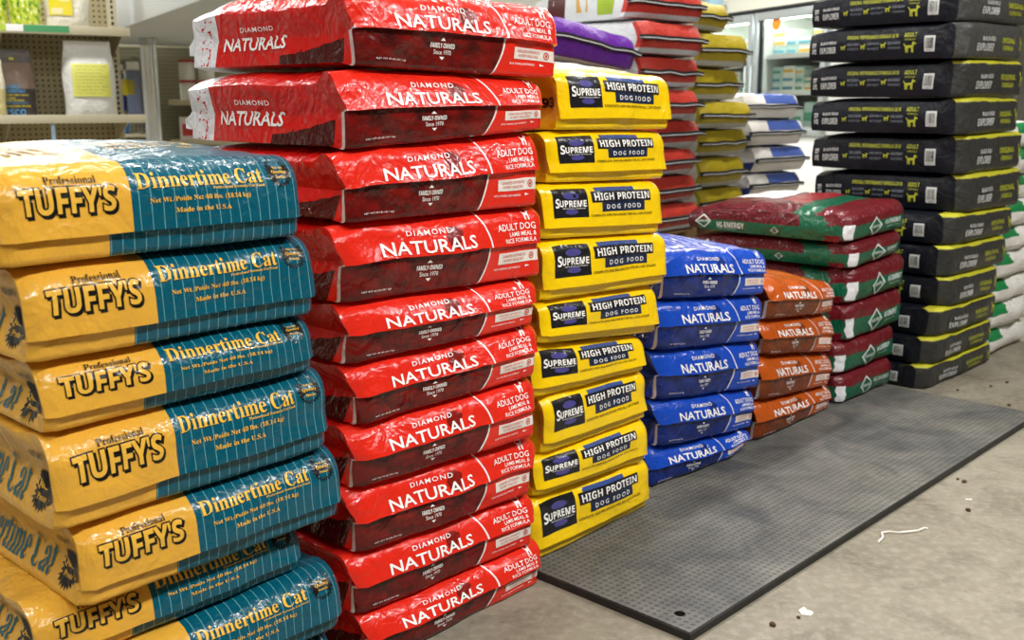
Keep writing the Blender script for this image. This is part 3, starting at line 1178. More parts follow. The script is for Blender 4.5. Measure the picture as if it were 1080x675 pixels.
n = 10
lab = ['red dog food bag on top of the tall red stack, white sealed end at left',
       'red dog food bag second from the top, lettered side and white end showing',
       'red dog food bag third from the top, white end just above the cat food'] + \
      ['red dog food bag %s of the tall red stack' % ('at the bottom' if i == n - 1 else ORD[i]) for i in range(3, n)]
stack('dog_food_bag', (0.065, 2.078, 0), 43.5,
      [-.452, -.477, -.489, -.495, -.487, -.477, -.487, -.485, -.490, -.475], [.038, .006, -.010, -.004, -.022, -.012, -.026, -.025, -.026, -.008],
      [1.19, 1.061, .925, .805, .670, .562, .451, .338, .215, .098, 0], [1.185, 1.048, .951, .803, .661, .565, .456, .330, .203, .092, 0],
      [0.0, 0, 0.004, 0.0, 0.002, 0, 0.004, 0.0, 0.002, 0.012], rnd(n, 1.2, 11), lab, 'bag of dog food', 'red dog food bags',
      dict(rt=0.026, rb=0.008, c0=0.50, rec=0.004, lip=0.005, lean=0.012, bulge=0.006, gus=0.024, edge=0.12, fold=0.010, amp=1.25, fine=1.1, back=0.1),
      lambda S, r, i: naturals_bag(S, r, 'red', tip=i < 3, side_text=i < 2), seed0=40,
      kwi={0: dict(L=.525, side_round=0.10, gus=0.008, back=0.06, puff=0.02), 1: dict(L=.505, side_round=0.08, gus=0.008, back=0.06), 2: dict(L=.495, side_round=0.06, back=0.06)})

n = 9
lab = ['bright yellow dog food bag %s of the yellow stack' % ('on top' if i == 0 else 'at the bottom' if i == n - 1 else ORD[i]) for i in range(n)]
stack('dog_food_bag', (0.047, 2.11, 0), 41,
      [.082, .058, .038, .036, .028, .010, .043, .018, .008], [.512, .498, .478, .495, .476, .430, .440, .435, .456],
      [1.072, .947, .840, .726, .596, .505, .389, .257, .166, .018], [1.066, .941, .826, .700, .576, .457, .372, .251, .143, .018],
      [-.004, -.004, 0, 0.004, 0, -0.004, 0, 0.004, 0.0], rnd(n, 1.2, 23), lab, 'bag of dog food', 'yellow dog food bags',
      dict(rt=0.030, rb=0.008, c0=0.20, rec=0.007, lip=0.004, lean=0.006, bulge=0.006, gus=0.03, edge=0.10, fine=1.0),
      lambda S, r, i: supreme_bag(S, r, i == 0), seed0=80, kwi={0: dict(puff=0.032)})

n = 5
lab = ['blue dog food bag on top of the blue stack, silvery streaked top showing'] + \
      ['blue dog food bag %s of the blue stack' % ('at the bottom' if i == n - 1 else ORD[i]) for i in range(1, n)]
stack('dog_food_bag', (0.367, 2.564, 0), 46,
      [.035, .020, .025, .030, .004], [.485, .477, .486, .470, .440],
      [.645, .515, .385, .252, .124, .018], [.600, .473, .340, .200, .085, .018],
      [0, 0, 0, 0.0, 0.0], rnd(n, 1.0, 31), lab, 'bag of dog food', 'blue dog food bags',
      dict(rt=0.028, rb=0.010, c0=0.50, rec=0.004, lip=0.004, lean=0.012, bulge=0.008, gus=0.03, edge=0.12, fold=0.01, amp=1.3, fine=0.85),
      lambda S, r, i: naturals_bag(S, r, 'blue'), seed0=120, kwi={0: dict(puff=0.02), 4: dict(droop=0.35)})

n = 4
lab = ['orange dog food bag %s of the low orange stack' % ('on top' if i == 0 else 'at the bottom' if i == n - 1 else ORD[i]) for i in range(n)]
stack('dog_food_bag', (0.725, 2.952, 0), 43,
      [.036, .026, .010, .008], [.465, .458, .466, .492],
      [.505, .383, .279, .144, .018], [.442, .342, .215, .100, .018],
      [0, 0, 0, 0.0], rnd(n, 1.0, 37), lab, 'bag of dog food', 'orange dog food bags',
      dict(rt=0.032, rb=0.012, c0=0.50, rec=0.004, lip=0.004, lean=0.014, bulge=0.010, gus=0.035, edge=0.18, fold=0.008, amp=1.5, fine=0.8),
      lambda S, r, i: naturals_bag(S, r, 'orange'), seed0=150, kwi={0: dict(puff=0.022)})

n = 6
lab = ['maroon and green dog food bag on top of its stack, whole lettered side showing',
       'maroon and green dog food bag second from the top, above the orange bags'] + \
      ['maroon and green dog food bag %s of its stack' % ('at the bottom' if i == n - 1 else ORD[i]) for i in range(2, n)]
stack('dog_food_bag', (1.088, 3.355, 0), 45,
      [-.022, .012, .028, .022, -.012, -.004], [.406, .396, .425, .425, .405, .385],
      [.655, .560, .473, .351, .225, .118, 0.019], [.675, .574, .488, .368, .240, .119, 0.019],
      [0.0, 0, 0, 0, 0, 0.0], [1.0, 1.5, -1, 0.5, 0, 0], lab, 'bag of dog food', 'maroon and green dog food bags',
      dict(rt=0.03, rb=0.016, c0=0.0, bulge=0.012, gus=0.0, edge=0.12, side_round=0.04, amp=1.6, rs=0.022, fine=0.85, side_bulge=0.010, back=0.25),
      lambda S, r, i: energy_bag(S, r, i < 2), L=0.60, seed0=180, kwi={0: dict(puff=0.02), 1: dict(puff=0.0)})

n = 12
lab = ['black dog food bag %s of the black stack, %s' % ('on top' if i == 0 else 'at the bottom' if i == n - 1 else ORD[i],
       'plain grey end' if i < 2 else 'lime striped end') for i in range(n)]
stack('dog_food_bag', (1.438, 3.554, 0), 45,
      [.155, .140, .170, .190, .220, .245, .172, .160, .172, .105, .070, .045], [.72, .665, .70, .715, .77, .795, .745, .71, .65, .665, .655, .665],
      [1.40, 1.277, 1.153, 1.024, .894, .755, .620, .508, .394, .286, .184, .088, 0], [1.40, 1.285, 1.160, 1.026, .900, .760, .612, .502, .388, .280, .178, .084, 0],
      [0, 0.004, 0, 0.003, 0, 0.004, 0, 0, 0.004, 0, 0, 0.0], rnd(n, 1.6, 41), lab, 'bag of dog food', 'black dog food bags',
      dict(rt=0.020, rb=0.016, c0=0.0, bulge=0.010, gus=0.0, edge=0.07, side_round=0.05, amp=1.1, rs=0.04, fine=0.75, side_bulge=0.010, back=0.10),
      lambda S, r, i: explorer_bag(S, r, True, i >= 2), L=0.585, seed0=210)

n = 9
lab = ['white sack with green marks, %s of the stack behind the black bags' % ('on top' if i == 0 else 'at the bottom' if i == n - 1 else ORD[i]) for i in range(n)]
zz = [.93 - .1033 * i for i in range(n)] + [0.0]
bsr = [.84, .84, .82, .79, .76, .72, .70, .70, .70]
stack('feed_sack', (1.438, 3.554, 0), 45, bsr, [x + 0.46 for x in bsr], zz, zz, [-.05 + 0.01 * (i % 2) for i in range(n)], [0] * n, lab, 'feed sack', 'white and green feed sacks',
      dict(rt=0.03, rb=0.025, c0=0.0, bulge=0.02, gus=0.0, edge=0.12, side_round=0.08, amp=2.2, rs=0.05, fine=0.7, side_bulge=0.0),
      lambda S, r, i: sack(S, r, 'wg', False), L=0.5, seed0=260)

# ------------------------------------------------------------------ rear row of sewn sacks
R2 = (0.51, 4.30, 0)
n = 10
z = [1.335, 1.195, 1.065, .935, .815, .700, .580, .460, .345, .230, .115]
z = [1.47] + z
names = ['rust red and white sack on top of the rear pile, picture on its side', 'rust red sack second from the top, behind the purple sack',
         'rust red sack third from the top, just above the yellow bags'] + \
        ['rust red sack %s of the rear pile behind the yellow bags' % ORD[i] for i in range(3, 8)]
K = dict(rt=0.03, rb=0.03, c0=0.0, bulge=0.0, gus=0.0, edge=0.10, side_round=0.03, amp=1.7, rs=0.0, seam=0.024, fine=0.6, side_bulge=0.010, back=0.2)
sl = [-.02, .0, .03, .0, .02, .0, .02, .03]


def rust_sack(S, r, i):
    sack(S, r, 'rust', True)
    if i:
        return
    for nm, cl, u0, u1, v0, v1 in (('brown_panel', srgb(84, 30, 30), .36, .47, .12, .90), ('gold_picture', srgb(206, 160, 70), .22, .29, .3, .85), ('green_panel', srgb(150, 176, 40), .07, .16, .15, .85)):
        p = Print()
        p.rect(.55 - u1, v0, .55 - u0, v1, cut=0.04)
        p.build(nm, lambda u, v, e: S.left(.55 - u, v, e), plain(nm, cl, 0.4, var=0.3, vscale=20), r)


stack('feed_sack', R2, 41.5, sl, [x + .47 for x in sl], z[:9], z[:9], [0, 0.02, 0.0, .01, 0, .01, 0, .02], [-6, 0, 3, 0, 0, 2, 0, 0], names, 'feed sack', 'rust red feed sacks',
      K, rust_sack, L=0.55, seed0=300)
# purple sack lies on a plain white one hidden under it
def purple():
    O, d, inn, rz = frame(R2, 41.5)
    loc = O + d * -0.31 - inn * 0.03
    loc.z = 1.13
    root = thing('feed_sack', 'purple and white sack with black sewn edge behind the red bags', 'feed sack', loc, rz)
    S = Shape(.54, .55, (.050, 0.0), (.190, .125), 331.0, **K)
    sack(S, root, 'purple')
    # the boxes under it
    for k in range(2):
        b = thing('carton', 'brown carton under the purple sack, %s' % ('upper one' if k else 'lower one'), 'carton', O + d * -0.31 + inn * 0.30 + Vector((0, 0, 0.564 * k)), rz)
        box('carton_body', (-.25, -.24, 0), (.25, .24, .561), M['carton'], b, 0.004)
        box('packing_tape', (-.03, -.242, .05), (.03, -.2395, .562), M['tape_tan'], b)


M['carton'] = plain('carton_board', srgb(170, 130, 90), 0.8, var=0.1)
M['tape_tan'] = plain('packing_tape', srgb(190, 160, 110), 0.3)
purple()

za = [1.325 + .135, 1.325, 1.165, 1.015, .885, .755, .61, .48]
names = ['olive yellow sack with pale top on top of the pile beside the cooler', 'olive yellow sack second from the top, pale top and long black tape'] + \
        ['olive yellow sack %s of the pile beside the cooler' % ORD[i] for i in range(2, 6)] + ['olive yellow sack seventh from the top, behind the maroon bags']
sl = [-.04, .0, -.02, .04, .06, .05, .05]
wd = [.33, .44, .44, .43, .43, .40, .40]
stack('feed_sack', (0.845, 4.86, 0), 41.5, sl, [a + b for a, b in zip(sl, wd)], za, za, [0.0, .02, 0, .02, .01, 0.02, .02], [4, 0, 3, -2, 0, 0, 0], names, 'feed sack', 'olive yellow feed sacks',
      K, lambda S, r, i: sack(S, r, 'olive', True), L=0.5, seed0=340)

zw = [1.055, .925, .79, .655, .53, .40]
names = ['white and blue sack on top of the pile in front of the cooler', 'white and blue sack second from the top in front of the cooler',
         'white and blue sack third from the top, just above the maroon bags', 'white and blue sack fourth from the top, peeking over the maroon bag']
sl = [.0, .02, .05, .03]
stack('feed_sack', (1.20, 5.27, 0), 42, sl, [x + .44 for x in sl], zw[:5], zw[:5], [.0, .02, .03, .02], [-10, -8, -6, -6], names, 'feed sack', 'white and blue feed sacks',
      K, lambda S, r, i: sack(S, r, 'wb', True), L=0.5, seed0=370)

# low display bases that carry the rear piles
M['base_wood'] = plain('pallet_wood', srgb(150, 118, 80), 0.7, var=0.25, vscale=14)


def pallet_pile(A, azd, mid, width, h, label, depth=0.5):
    O, d, inn, rz = frame(A, azd)
    loc = O + d * mid
    layers = max(1, round(h / 0.125))
    hh = h / layers
    for k in range(layers):
        r = thing('wooden_pallet', label % ('bottom' if k == 0 else ORD[layers - 1 - k]), 'pallet', (loc.x, loc.y, k * hh), rz, 'wooden pallets under the rear piles')
        for q in (-1, 0, 1):
            box('bearer', (q * (width / 2 - .03) - .03, .02, 0.016), (q * (width / 2 - .03) + .03, depth, hh - 0.017), M['base_wood'], r)
        for q in range(5):
            y = .02 + q * (depth - .10) / 4
            box('deck_board', (-width / 2, y, hh - 0.0168), (width / 2, y + .09, hh - .0008), M['base_wood'], r)
        for q in range(3):
            y = .02 + q * (depth - .10) / 2
            box('base_board', (-width / 2, y, 0.0), (width / 2, y + .09, 0.0158), M['base_wood'], r)


pallet_pile(R2, 41.5, .25, .48, .46, 'wooden pallet under the rust red sacks, %s of its pile')
pallet_pile((0.845, 4.86, 0), 41.5, .24, .46, .48, 'wooden pallet under the olive sacks, %s of its pile')
pallet_pile((1.20, 5.27, 0), 42, .25, .46, .53, 'wooden pallet under the white and blue sacks, %s of its pile')


# ------------------------------------------------------------------ floor, mat, litter
def c_floor():
    m, b, N = base_mat('concrete_floor', 0.42, 0.35)
    w = N.world()
    n1 = N.noise(w, 1.1, 5, 0.6, 0.6)
    n2 = N.noise(N.scaled(w, (1, 1, 1)), 5.0, 6, 0.7, 0.5)
    n3 = N.noise(w, 45.0, 3, 0.6)
    c = N.mix(N.ramp(n1, 0.35, 0.65), srgb(124, 117, 101), srgb(156, 149, 133))
    c = N.mix(N.mul(N.ramp(n2, 0.46, 0.70), 0.7), c, srgb(92, 85, 71))
    c = N.mix(N.mul(N.ramp(n3, 0.45, 0.7), 0.4), c, srgb(176, 169, 154))
    sp = N.lt(N.voro(w, 26.0), 0.055)
    c = N.mix(N.mul(sp, 0.5), c, srgb(74, 66, 52))
    N.put(b.inputs['Base Color'], c)
    bn = N.new('ShaderNodeBump')
    bn.inputs['Strength'].default_value = 0.15
    bn.inputs['Distance'].default_value = 0.004
    N.nt.links.new(n2, bn.inputs['Height'])
    N.nt.links.new(bn.outputs[0], b.inputs['Normal'])
    N.put(b.inputs['Roughness'], N.add(0.34, N.mul(n2, 0.25)))
    return m


fl = box('floor', (-7, -3.5, -0.1), (7, 12.0, 0.0), c_floor())
fl['kind'] = 'structure'


def c_mat(tread):
    m, b, N = base_mat('rubber_mat' + ('_top' if tread else '_edge'), 0.55, 0.4)
    o = N.obj()
    if tread:
        d = N.voro(N.scaled(o, (1, 1, 1)), 1.0)
        vn = N.new('ShaderNodeTexVoronoi', feature='F1')
        vn.inputs['Scale'].default_value = 62.0
        vn.inputs['Randomness'].default_value = 0.0
        N.nt.links.new(o, vn.inputs['Vector'])
        pit = N.ramp(vn.outputs[0], 0.24, 0.34)
        n1 = N.noise(o, 5.0, 5, 0.65, 0.8)
        n2 = N.noise(o, 1.6, 3, 0.6)
        c = N.mix(N.ramp(n1, 0.32, 0.70), srgb(70, 72, 74), srgb(124, 122, 116))
        c = N.mix(N.mul(N.ramp(n2, 0.42, 0.66), 0.45), c, srgb(130, 125, 112))
        c = N.mix(N.mul(N.ramp(N.noise(o, 11.0, 6, 0.7, 1.0), 0.5, 0.7), 0.5), c, srgb(62, 62, 62))
        c = N.mix(pit, N.mix(0.5, srgb(40, 40, 40), c), c)
        N.put(b.inputs['Base Color'], c)
        bn = N.new('ShaderNodeBump')
        bn.inputs['Strength'].default_value = 0.6
        bn.inputs['Distance'].default_value = 0.003
        N.nt.links.new(pit, bn.inputs['Height'])
        N.nt.links.new(bn.outputs[0], b.inputs['Normal'])
    else:
        N.put(b.inputs['Base Color'], N.mix(N.noise(o, 30, 4), srgb(18, 18, 18), srgb(52, 50, 48)))
    return m


# near corner by the red bags, running along the row; its left part lies under the bags
MO, md, minn, mrz = frame((0.338, 1.815, 0), 43.6)
bm = bmesh.new()
L_, W_, T_ = 1.985, 0.60, 0.018
hx, hy, hr = 0.052, 0.060, 0.0115   # hole near the corner
outer = [(0, 0), (L_, 0), (L_, W_), (0, W_)]
k = 16
top_o = []
hole_t = [bm.verts.new((hx + hr * math.cos(2 * PI * i / k), hy + hr * math.sin(2 * PI * i / k), T_)) for i in range(k)]
hole_b = [bm.verts.new((v.co.x, v.co.y, 0.0)) for v in hole_t]
for i in range(k):
    bm.faces.new((hole_t[i], hole_b[i], hole_b[(i + 1) % k], hole_t[(i + 1) % k])).material_index = 1
sq = 0.035
ring = []
for i in range(k):
    a = 2 * PI * i / k
    s = 1 / max(abs(math.cos(a)), abs(math.sin(a)))
    ring.append((hx + sq * s * math.cos(a), hy + sq * s * math.sin(a)))
rv = [bm.verts.new((x, y, T_)) for x, y in ring]
for i in range(k):
    bm.faces.new((hole_t[i], hole_t[(i + 1) % k], rv[(i + 1) % k], rv[i]))


def cell(x0, y0, x1, y1):
    vs = [bm.verts.new((x, y, T_)) for x, y in ((x0, y0), (x1, y0), (x1, y1), (x0, y1))]
    bm.faces.new(vs)


b_ = 0.003
cell(b_, b_, hx - sq, W_ - b_)
cell(hx + sq, b_, L_ - b_, W_ - b_)
cell(hx - sq, b_, hx + sq, hy - sq)
cell(hx - sq, hy + sq, hx + sq, W_ - b_)
for (x0, y0), (x1, y1), nx, ny in zip(outer, outer[1:] + outer[:1], (0, 1, 0, -1), (-1, 0, 1, 0)):
    def ins(x, y):
        return (min(max(x, b_), L_ - b_), min(max(y, b_), W_ - b_))
    q = [bm.verts.new((x0, y0, 0)), bm.verts.new((x1, y1, 0)), bm.verts.new((x1, y1, T_ - b_)), bm.verts.new((x0, y0, T_ - b_)),
         bm.verts.new((*ins(x1, y1), T_)), bm.verts.new((*ins(x0, y0), T_))]
    bm.faces.new(q[:4]).material_index = 1
    bm.faces.new((q[3], q[2], q[4], q[5])).material_index = 1
bmesh.ops.remove_doubles(bm, verts=bm.verts, dist=1e-5)
mo = bm_obj('rubber_mat', bm, [c_mat(True), c_mat(False)])
mo.location = MO + md * 0.0
mo.rotation_euler = (0, 0, mrz)
tag(mo, 'black studded rubber floor mat with one hole, along the front of the stacks', 'floor mat')

M['kibble'] = plain('kibble', srgb(86, 58, 34), 0.8, var=0.3, vscale=200)
M['paper'] = plain('paper', srgb(226, 222, 210), 0.7)
for q, (px, py, s, lb) in enumerate([
        (815, 660, .0065, 'brown kibble crumb on the concrete near the torn paper scrap'),
        (1017, 509, .006, 'brown kibble crumb beside the long mat edge'),
        (1021, 539, .0065, 'brown kibble crumb near the white fleck'),
        (1010, 506, .004, 'tiny kibble crumb touching the mat edge at right'),
        (1064, 428, .006, 'brown kibble crumb just past the far mat end, rightmost'),
        (1045, 408, .005, 'small kibble crumb on the floor before the black stack'),
        (1062, 404, .006, 'brown kibble crumb before the white sacks'),
        (1010, 412, .005, 'small kibble crumb at the foot of the black bags'),
        (842, 652, .004, 'tiny dark crumb left of the torn paper scrap')]):
    bm = bmesh.new()
    bmesh.ops.create_icosphere(bm, subdivisions=2, radius=s)
    for v in bm.verts:
        v.co *= 1 + 0.35 * noise.noise(v.co * 180 + Vector((q, q, 0)))
        v.co.z = max(v.co.z * 0.75, -s * 0.55)
    mz = min(v.co.z for v in bm.verts)
    o = bm_obj('kibble_crumb', bm, M['kibble'], None, 60)
    p = on_floor(px, py)
    o.location = (p.x, p.y, -mz)
    tag(o, lb, 'crumb', 'kibble crumbs on the floor')


def scrap(name, px, py, pts, label, cat, h=0.004):
    bm = bmesh.new()
    tv = [bm.verts.new((x, y, h * (0.35 + 0.65 * abs(noise.noise(Vector((x * 90, y * 90, 1))))) + 0.001)) for x, y in pts]
    bv = [bm.verts.new((x, y, max(0.0, v.co.z - 0.0015) * 0.4)) for v, (x, y) in zip(tv, pts)]
    bm.faces.new(tv)
    bm.faces.new(bv)
    for i in range(len(pts)):
        j = (i + 1) % len(pts)
        bm.faces.new((tv[i], tv[j], bv[j], bv[i]))
    mz = min(v.co.z for v in bm.verts)
    for v in bm.verts:
        v.co.z -= mz
    o = bm_obj(name, bm, M['paper'])
    p = on_floor(px, py)
    o.location = (p.x, p.y, 0)
    tag(o, label, cat)


scrap('paper_scrap', 850, 646, [(-.012, -.012), (.006, -.016), (.014, -.004), (.010, .004), (.004, .006), (.002, .020), (-.006, .014), (-.014, .004)], 'torn white paper scrap on the concrete by the mat', 'paper scrap')
scrap('paper_fleck', 1021, 527, [(-.009, -.003), (.008, -.005), (.011, .002), (-.004, .005)], 'small white paper fleck on the concrete at far right', 'paper scrap', 0.002)
bm = bmesh.new()
pts = [on_floor(x, y) + Vector((0, 0, 0.003)) for x, y in ((926, 573), (931, 568), (930, 563), (938, 562), (948, 563), (958, 562), (968, 561), (975, 558), (980, 559))]
c0_ = pts[0].copy()
c0_.z = 0
sm_pts = []
for i in range(len(pts) - 1):
    for t in range(4):
        sm_pts.append(pts[i].lerp(pts[i + 1], t / 4) - c0_)
tube(bm, sm_pts, 0.0028, 6)
o = bm_obj('plastic_string', bm, M['paper'], None, 60)
o.location = c0_ - Vector((0, 0, 0.0002))
tag(o, 'thin white plastic string lying on the concrete', 'string')

# ------------------------------------------------------------------ room shell
M['wall'] = plain('painted_wall', srgb(206, 204, 196), 0.7, var=0.05)
M['ceil'] = plain('ceiling_paint', srgb(190, 190, 186), 0.8, var=0.04)
M['wall_dark'] = plain('dark_wall_paint', srgb(120, 114, 104), 0.8, var=0.3, vscale=1.5)  # unseen front and right walls, added dark so the glossy bags reflect less
for nm, lo, hi in (('wall_front', (-7.15, -3.65, 0), (7.15, -3.5, 3.0)), ('wall_back', (-7, 11.0, 0), (7, 11.15, 3.0)), ('wall_left', (-7.15, -3.5, 0), (-7, 11.15, 3.0)), ('wall_right', (7, -3.5, 0), (7.15, 11.15, 3.0))):
    w = box(nm, lo, hi, M['wall_dark'] if nm in ('wall_front', 'wall_right') else M['wall'])
    w['kind'] = 'structure'
c = box('ceiling', (-7.15, -3.5, 3.0), (7.15, 11.15, 3.1), M['ceil'])
c['kind'] = 'structure'

# support column behind the purple sack
M['col'] = plain('column_paint', srgb(196, 204, 200), 0.45)
p = at(599, 20, 5.2)
bm = bmesh.new()
add_box(bm, (-.055, -.05, 0), (.055, .05, 3.0), .006)
add_box(bm, (-.062, -.03, 0), (-.052, .03, 3.0), .003)
add_box(bm, (.052, -.03, 0), (.062, .03, 3.0), .003)
o = bm_obj('trim_1', bm, M['col'], None, 40)
o.location = (p.x, p.y, 0)
o['kind'] = 'structure'

# ------------------------------------------------------------------ left gondola with pegboard
M['beige'] = plain('shelf_enamel', srgb(196, 188, 160), 0.4, 0.4)
M['beige_dark'] = plain('slot_dark', srgb(40, 36, 28), 0.7)


def c_peg(pitch, col, hole):
    m, b, N = base_mat('pegboard', 0.55)
    o = N.obj()
    s = N.new('ShaderNodeSeparateXYZ')
    N.nt.links.new(o, s.inputs[0])
    fx = N.sub(N.m('FRACT', N.mul(s.outputs[0], 1 / pitch)), 0.5)
    fz = N.sub(N.m('FRACT', N.mul(s.outputs[2], 1 / pitch)), 0.5)
    d = N.m('SQRT', N.add(N.mul(fx, fx), N.mul(fz, fz)))
    N.put(b.inputs['Base Color'], N.mix(N.lt(d, hole), col, srgb(60, 52, 36)))
    return m


GY = 5.6                                  # distance of the shelf fronts
gx1 = at(140, 80, GY).x                   # right end
GA = math.radians(31)
gond = thing('display_shelf', 'beige metal display shelf with pegboard back at upper left', 'shelving', (gx1, GY, 0), GA)
xl = -1.15


def gz(y):
    return at(140, y, GY).z


zu, zl_ = gz(32.5), gz(123.5)
box('pegboard_panel', (xl, .40, .12), (-.035, .415, 2.0), c_peg(0.0285, srgb(172, 160, 124), 0.2), gond)
for nm, zc, dp in (('shelf', zu, .36), ('shelf', zl_, .40)):
    bm = bmesh.new()
    add_box(bm, (xl, .0, zc - .012), (0.0 if zc == zu else .05, .395, zc), .002)
    add_box(bm, (xl, -.012, zc - .030), (0.0 if zc == zu else .05, .002, zc + .014), .003)
    s_ = bm_obj(nm, bm, M['beige'], gond, 40)
    for x in (-.03, -.6):
        bm = bmesh.new()
        vs = [bm.verts.new((x + dx, y, z)) for dx in (0, .004) for y, z in ((.39, zc - .013), (.39, zc - .13), (.36, zc - .13), (.06, zc - .03), (.06, zc - .013))]
        bm.faces.new(vs[:5]); bm.faces.new(vs[5:])
        for k in range(5):
            bm.faces.new((vs[k], vs[(k + 1) % 5], vs[5 + (k + 1) % 5], vs[5 + k]))
        bm_obj('bracket', bm, M['beige'], s_)
bm = bmesh.new()
add_box(bm, (xl, .0, .0), (-.0, .42, .11), .004)
bm_obj('base_deck', bm, M['beige'], gond, 40)
for x in (-.035, xl):
    u = box('upright', (x, .375, .11), (x + .05, .42, 2.05), M['beige'], gond, .002)
    bm = bmesh.new()
    for k in range(64):
        z = .2 + k * .0285
        add_box(bm, (x + .019, .3738, z), (x + .031, .3755, z + .016))
    bm_obj('slots', bm, M['beige_dark'], u)
# price strips
M['strip_white'] = plain('price_tag_paper', srgb(236, 236, 232), 0.5)
M['strip_green'] = plain('price_strip_green', srgb(70, 150, 96), 0.4)
M['strip_lime'] = plain('price_strip_lime', srgb(170, 200, 60), 0.4)
gm = Matrix.Translation(gond.location) @ Matrix.Rotation(GA, 4, 'Z')


def glx(px, y=-.013):
    """local x on the gondola for an image column at local depth y"""
    inv = gm.inverted()
    r = ray(px, 80)
    o_, d_ = inv @ Vector((0, 0, CAM_Z)), inv.to_3x3() @ r
    return (o_ + d_ * ((y - o_.y) / d_.y)).x


for nm, a_, b2, mm in (('price_tag', 11, 29, 'strip_white'), ('green_price_strip', 29.5, 77, 'strip_green'), ('lime_price_strip', -8, 10.5, 'strip_lime')):
    box(nm, (glx(a_), -.0145, zu - .020), (glx(b2), -.012, zu + .012), M[mm], gond)

# goods on the gondola
def pouch(name, label, cat, px0, px1, y, z0, h, fc, group=None, depth=.05, extra=None):
    x0, x1 = glx(px0, y), glx(px1, y)
    w = x1 - x0
    loc = gm @ Vector(((x0 + x1) / 2, y, z0))
    r = thing(name, label, cat, loc, GA, group)
    bm = bmesh.new()
    nx, nz = 14, 18
    def P(i, k, sgn):
        a, c = -1 + 2 * i / nx, k / nz
        th = depth * (1 - a ** 4) * (1 - sm((c - .55) / .45)) * (0.75 + 0.25 * sm(c / .1))
        xx = a * w / 2 * (1 - .10 * sm((c - .6) / .4) - 0.02 * math.sin(c * 9))
        dn = noise.noise_vector(Vector((a * 2 + px0, c * 3, sgn)))
        return (xx + dn.x * .004, sgn * (th + .002) + dn.y * .006 + depth * .0, c * h)
    G = {sg: [[bm.verts.new(P(i, k, sg)) for k in range(nz + 1)] for i in range(nx + 1)] for sg in (-1, 1)}
    uvl = bm.loops.layers.uv.new('UVMap')
    for sg in (-1, 1):
        for i in range(nx):
            for k in range(nz):
                f = bm.faces.new((G[sg][i][k], G[sg][i + 1][k], G[sg][i + 1][k + 1], G[sg][i][k + 1]))
                for lp, (ii, kk) in zip(f.loops, ((i, k), (i + 1, k), (i + 1, k + 1), (i, k + 1))):
                    lp[uvl].uv = (ii / nx, kk / nz)
    for k in range(nz):
        for i in (0, nx):
            bm.faces.new((G[-1][i][k], G[-1][i][k + 1], G[1][i][k + 1], G[1][i][k]))
    for i in range(nx):
        for k in (0, nz):
            bm.faces.new((G[-1][i][k], G[-1][i + 1][k], G[1][i + 1][k], G[1][i][k]))
    bm_obj('pouch_body', bm, film(name + '_film', fc, 0.25, 0.5), r, 60)
    return r, w, (lambda u, v, e: Vector(((u - .5) * w, -depth * (1 - (2 * u - 1) ** 4) * (1 - sm((v - .55) / .45)) - .009 - e, v * h)))


def c_green_print(seed):
    def f(N):
        u, v, uv = N.uv()
        nz = N.noise(N.add_vec(uv, seed) if False else N.scaled(uv, (6 + seed, 8, 1)), 1.0, 3)
        c = N.mix(N.ramp(nz, .42, .5), srgb(120, 166, 30), srgb(196, 206, 70))
        c = N.mix(N.gt(nz, .6), c, srgb(232, 236, 200))
        return N.mix(N.lt(nz, .36), c, srgb(40, 84, 60))
    return f


pouch('treat_pouch', 'green printed pouch at the far left of the upper shelf', 'pouch', -26, 14, .10, zu + .001, .26, c_green_print(0), 'green pouches on the upper shelf')
pouch('treat_pouch', 'green printed pouch between the leftmost pouch and the white bag', 'pouch', 16, 50, .10, zu + .001, .26, c_green_print(3), 'green pouches on the upper shelf')
r, w, fc = pouch('paper_bag', 'white bag with a yellow label on the upper shelf', 'bag', 54, 99, .10, zu + .001, .30, lambda N: srgb(226, 222, 206))
p = Print()
p.rect(.06, .22, .58, .95, cut=.06)
b = p.build('yellow_label', fc, plain('yellow_label', srgb(232, 214, 50), 0.4), r)
p = Print()
p.rect(.10, .24, .35, .34, e=.002, cut=.06); p.rect(.30, .45, .52, .9, e=.002, cut=.06)
p.build('label_picture', fc, plain('label_picture', srgb(240, 230, 170), 0.4), b)
r, w, fc = pouch('bulk_bag', 'white plastic bag with a pale yellow paper label on the lower shelf', 'bag', 66, 121, .09, zl_ + .001, .385, lambda N: srgb(232, 232, 228), depth=.07)
p = Print()
p.rect(.14, .27, .86, .70, cut=.06)
b = p.build('paper_label', fc, plain('yellow_paper_label', srgb(226, 226, 110), 0.5), r)
p = Print()
for k in range(9):
    p.text(['Wild bird seed mix', 'Ingredients: millet,', 'sunflower seed, milo,', 'cracked corn, wheat', 'Guaranteed analysis', 'Crude protein 8%', 'Crude fat 4%', 'Crude fiber 12%', 'Net weight 5 lb'][k], .20, .655 - .044 * k, .80 - .05 * (k % 3), .675 - .044 * k, e=.002)
p.build('label_lettering', fc, plain('label_ink', srgb(150, 150, 80), 0.5), b)
r, w, fc = pouch('chew_pouch', 'brown pouch with blue and yellow lettering on the lower shelf', 'pouch', -16, 36, .17, zl_ + .001, .34,
                 lambda N: N.mix(N.lt(N.uv()[1], .42), N.mix(N.gt(N.uv()[1], .8), srgb(142, 122, 108), srgb(104, 98, 96)), srgb(70, 62, 62)))
p = Print()
p.text(sansb('ESCO'), .32, .03, .74, .12)
p.build('brand_lettering', fc, plain('pouch_brand_ink', srgb(84, 160, 214), 0.4), r)
p = Print()
p.text(sansb("BEAR'S"), .34, .42, .66, .48); p.text(sansb('& ESSENTIALS'), .34, .36, .76, .41)
p.build('flavour_lettering', fc, plain('pouch_flavour_ink', srgb(84, 160, 214), 0.4), r)
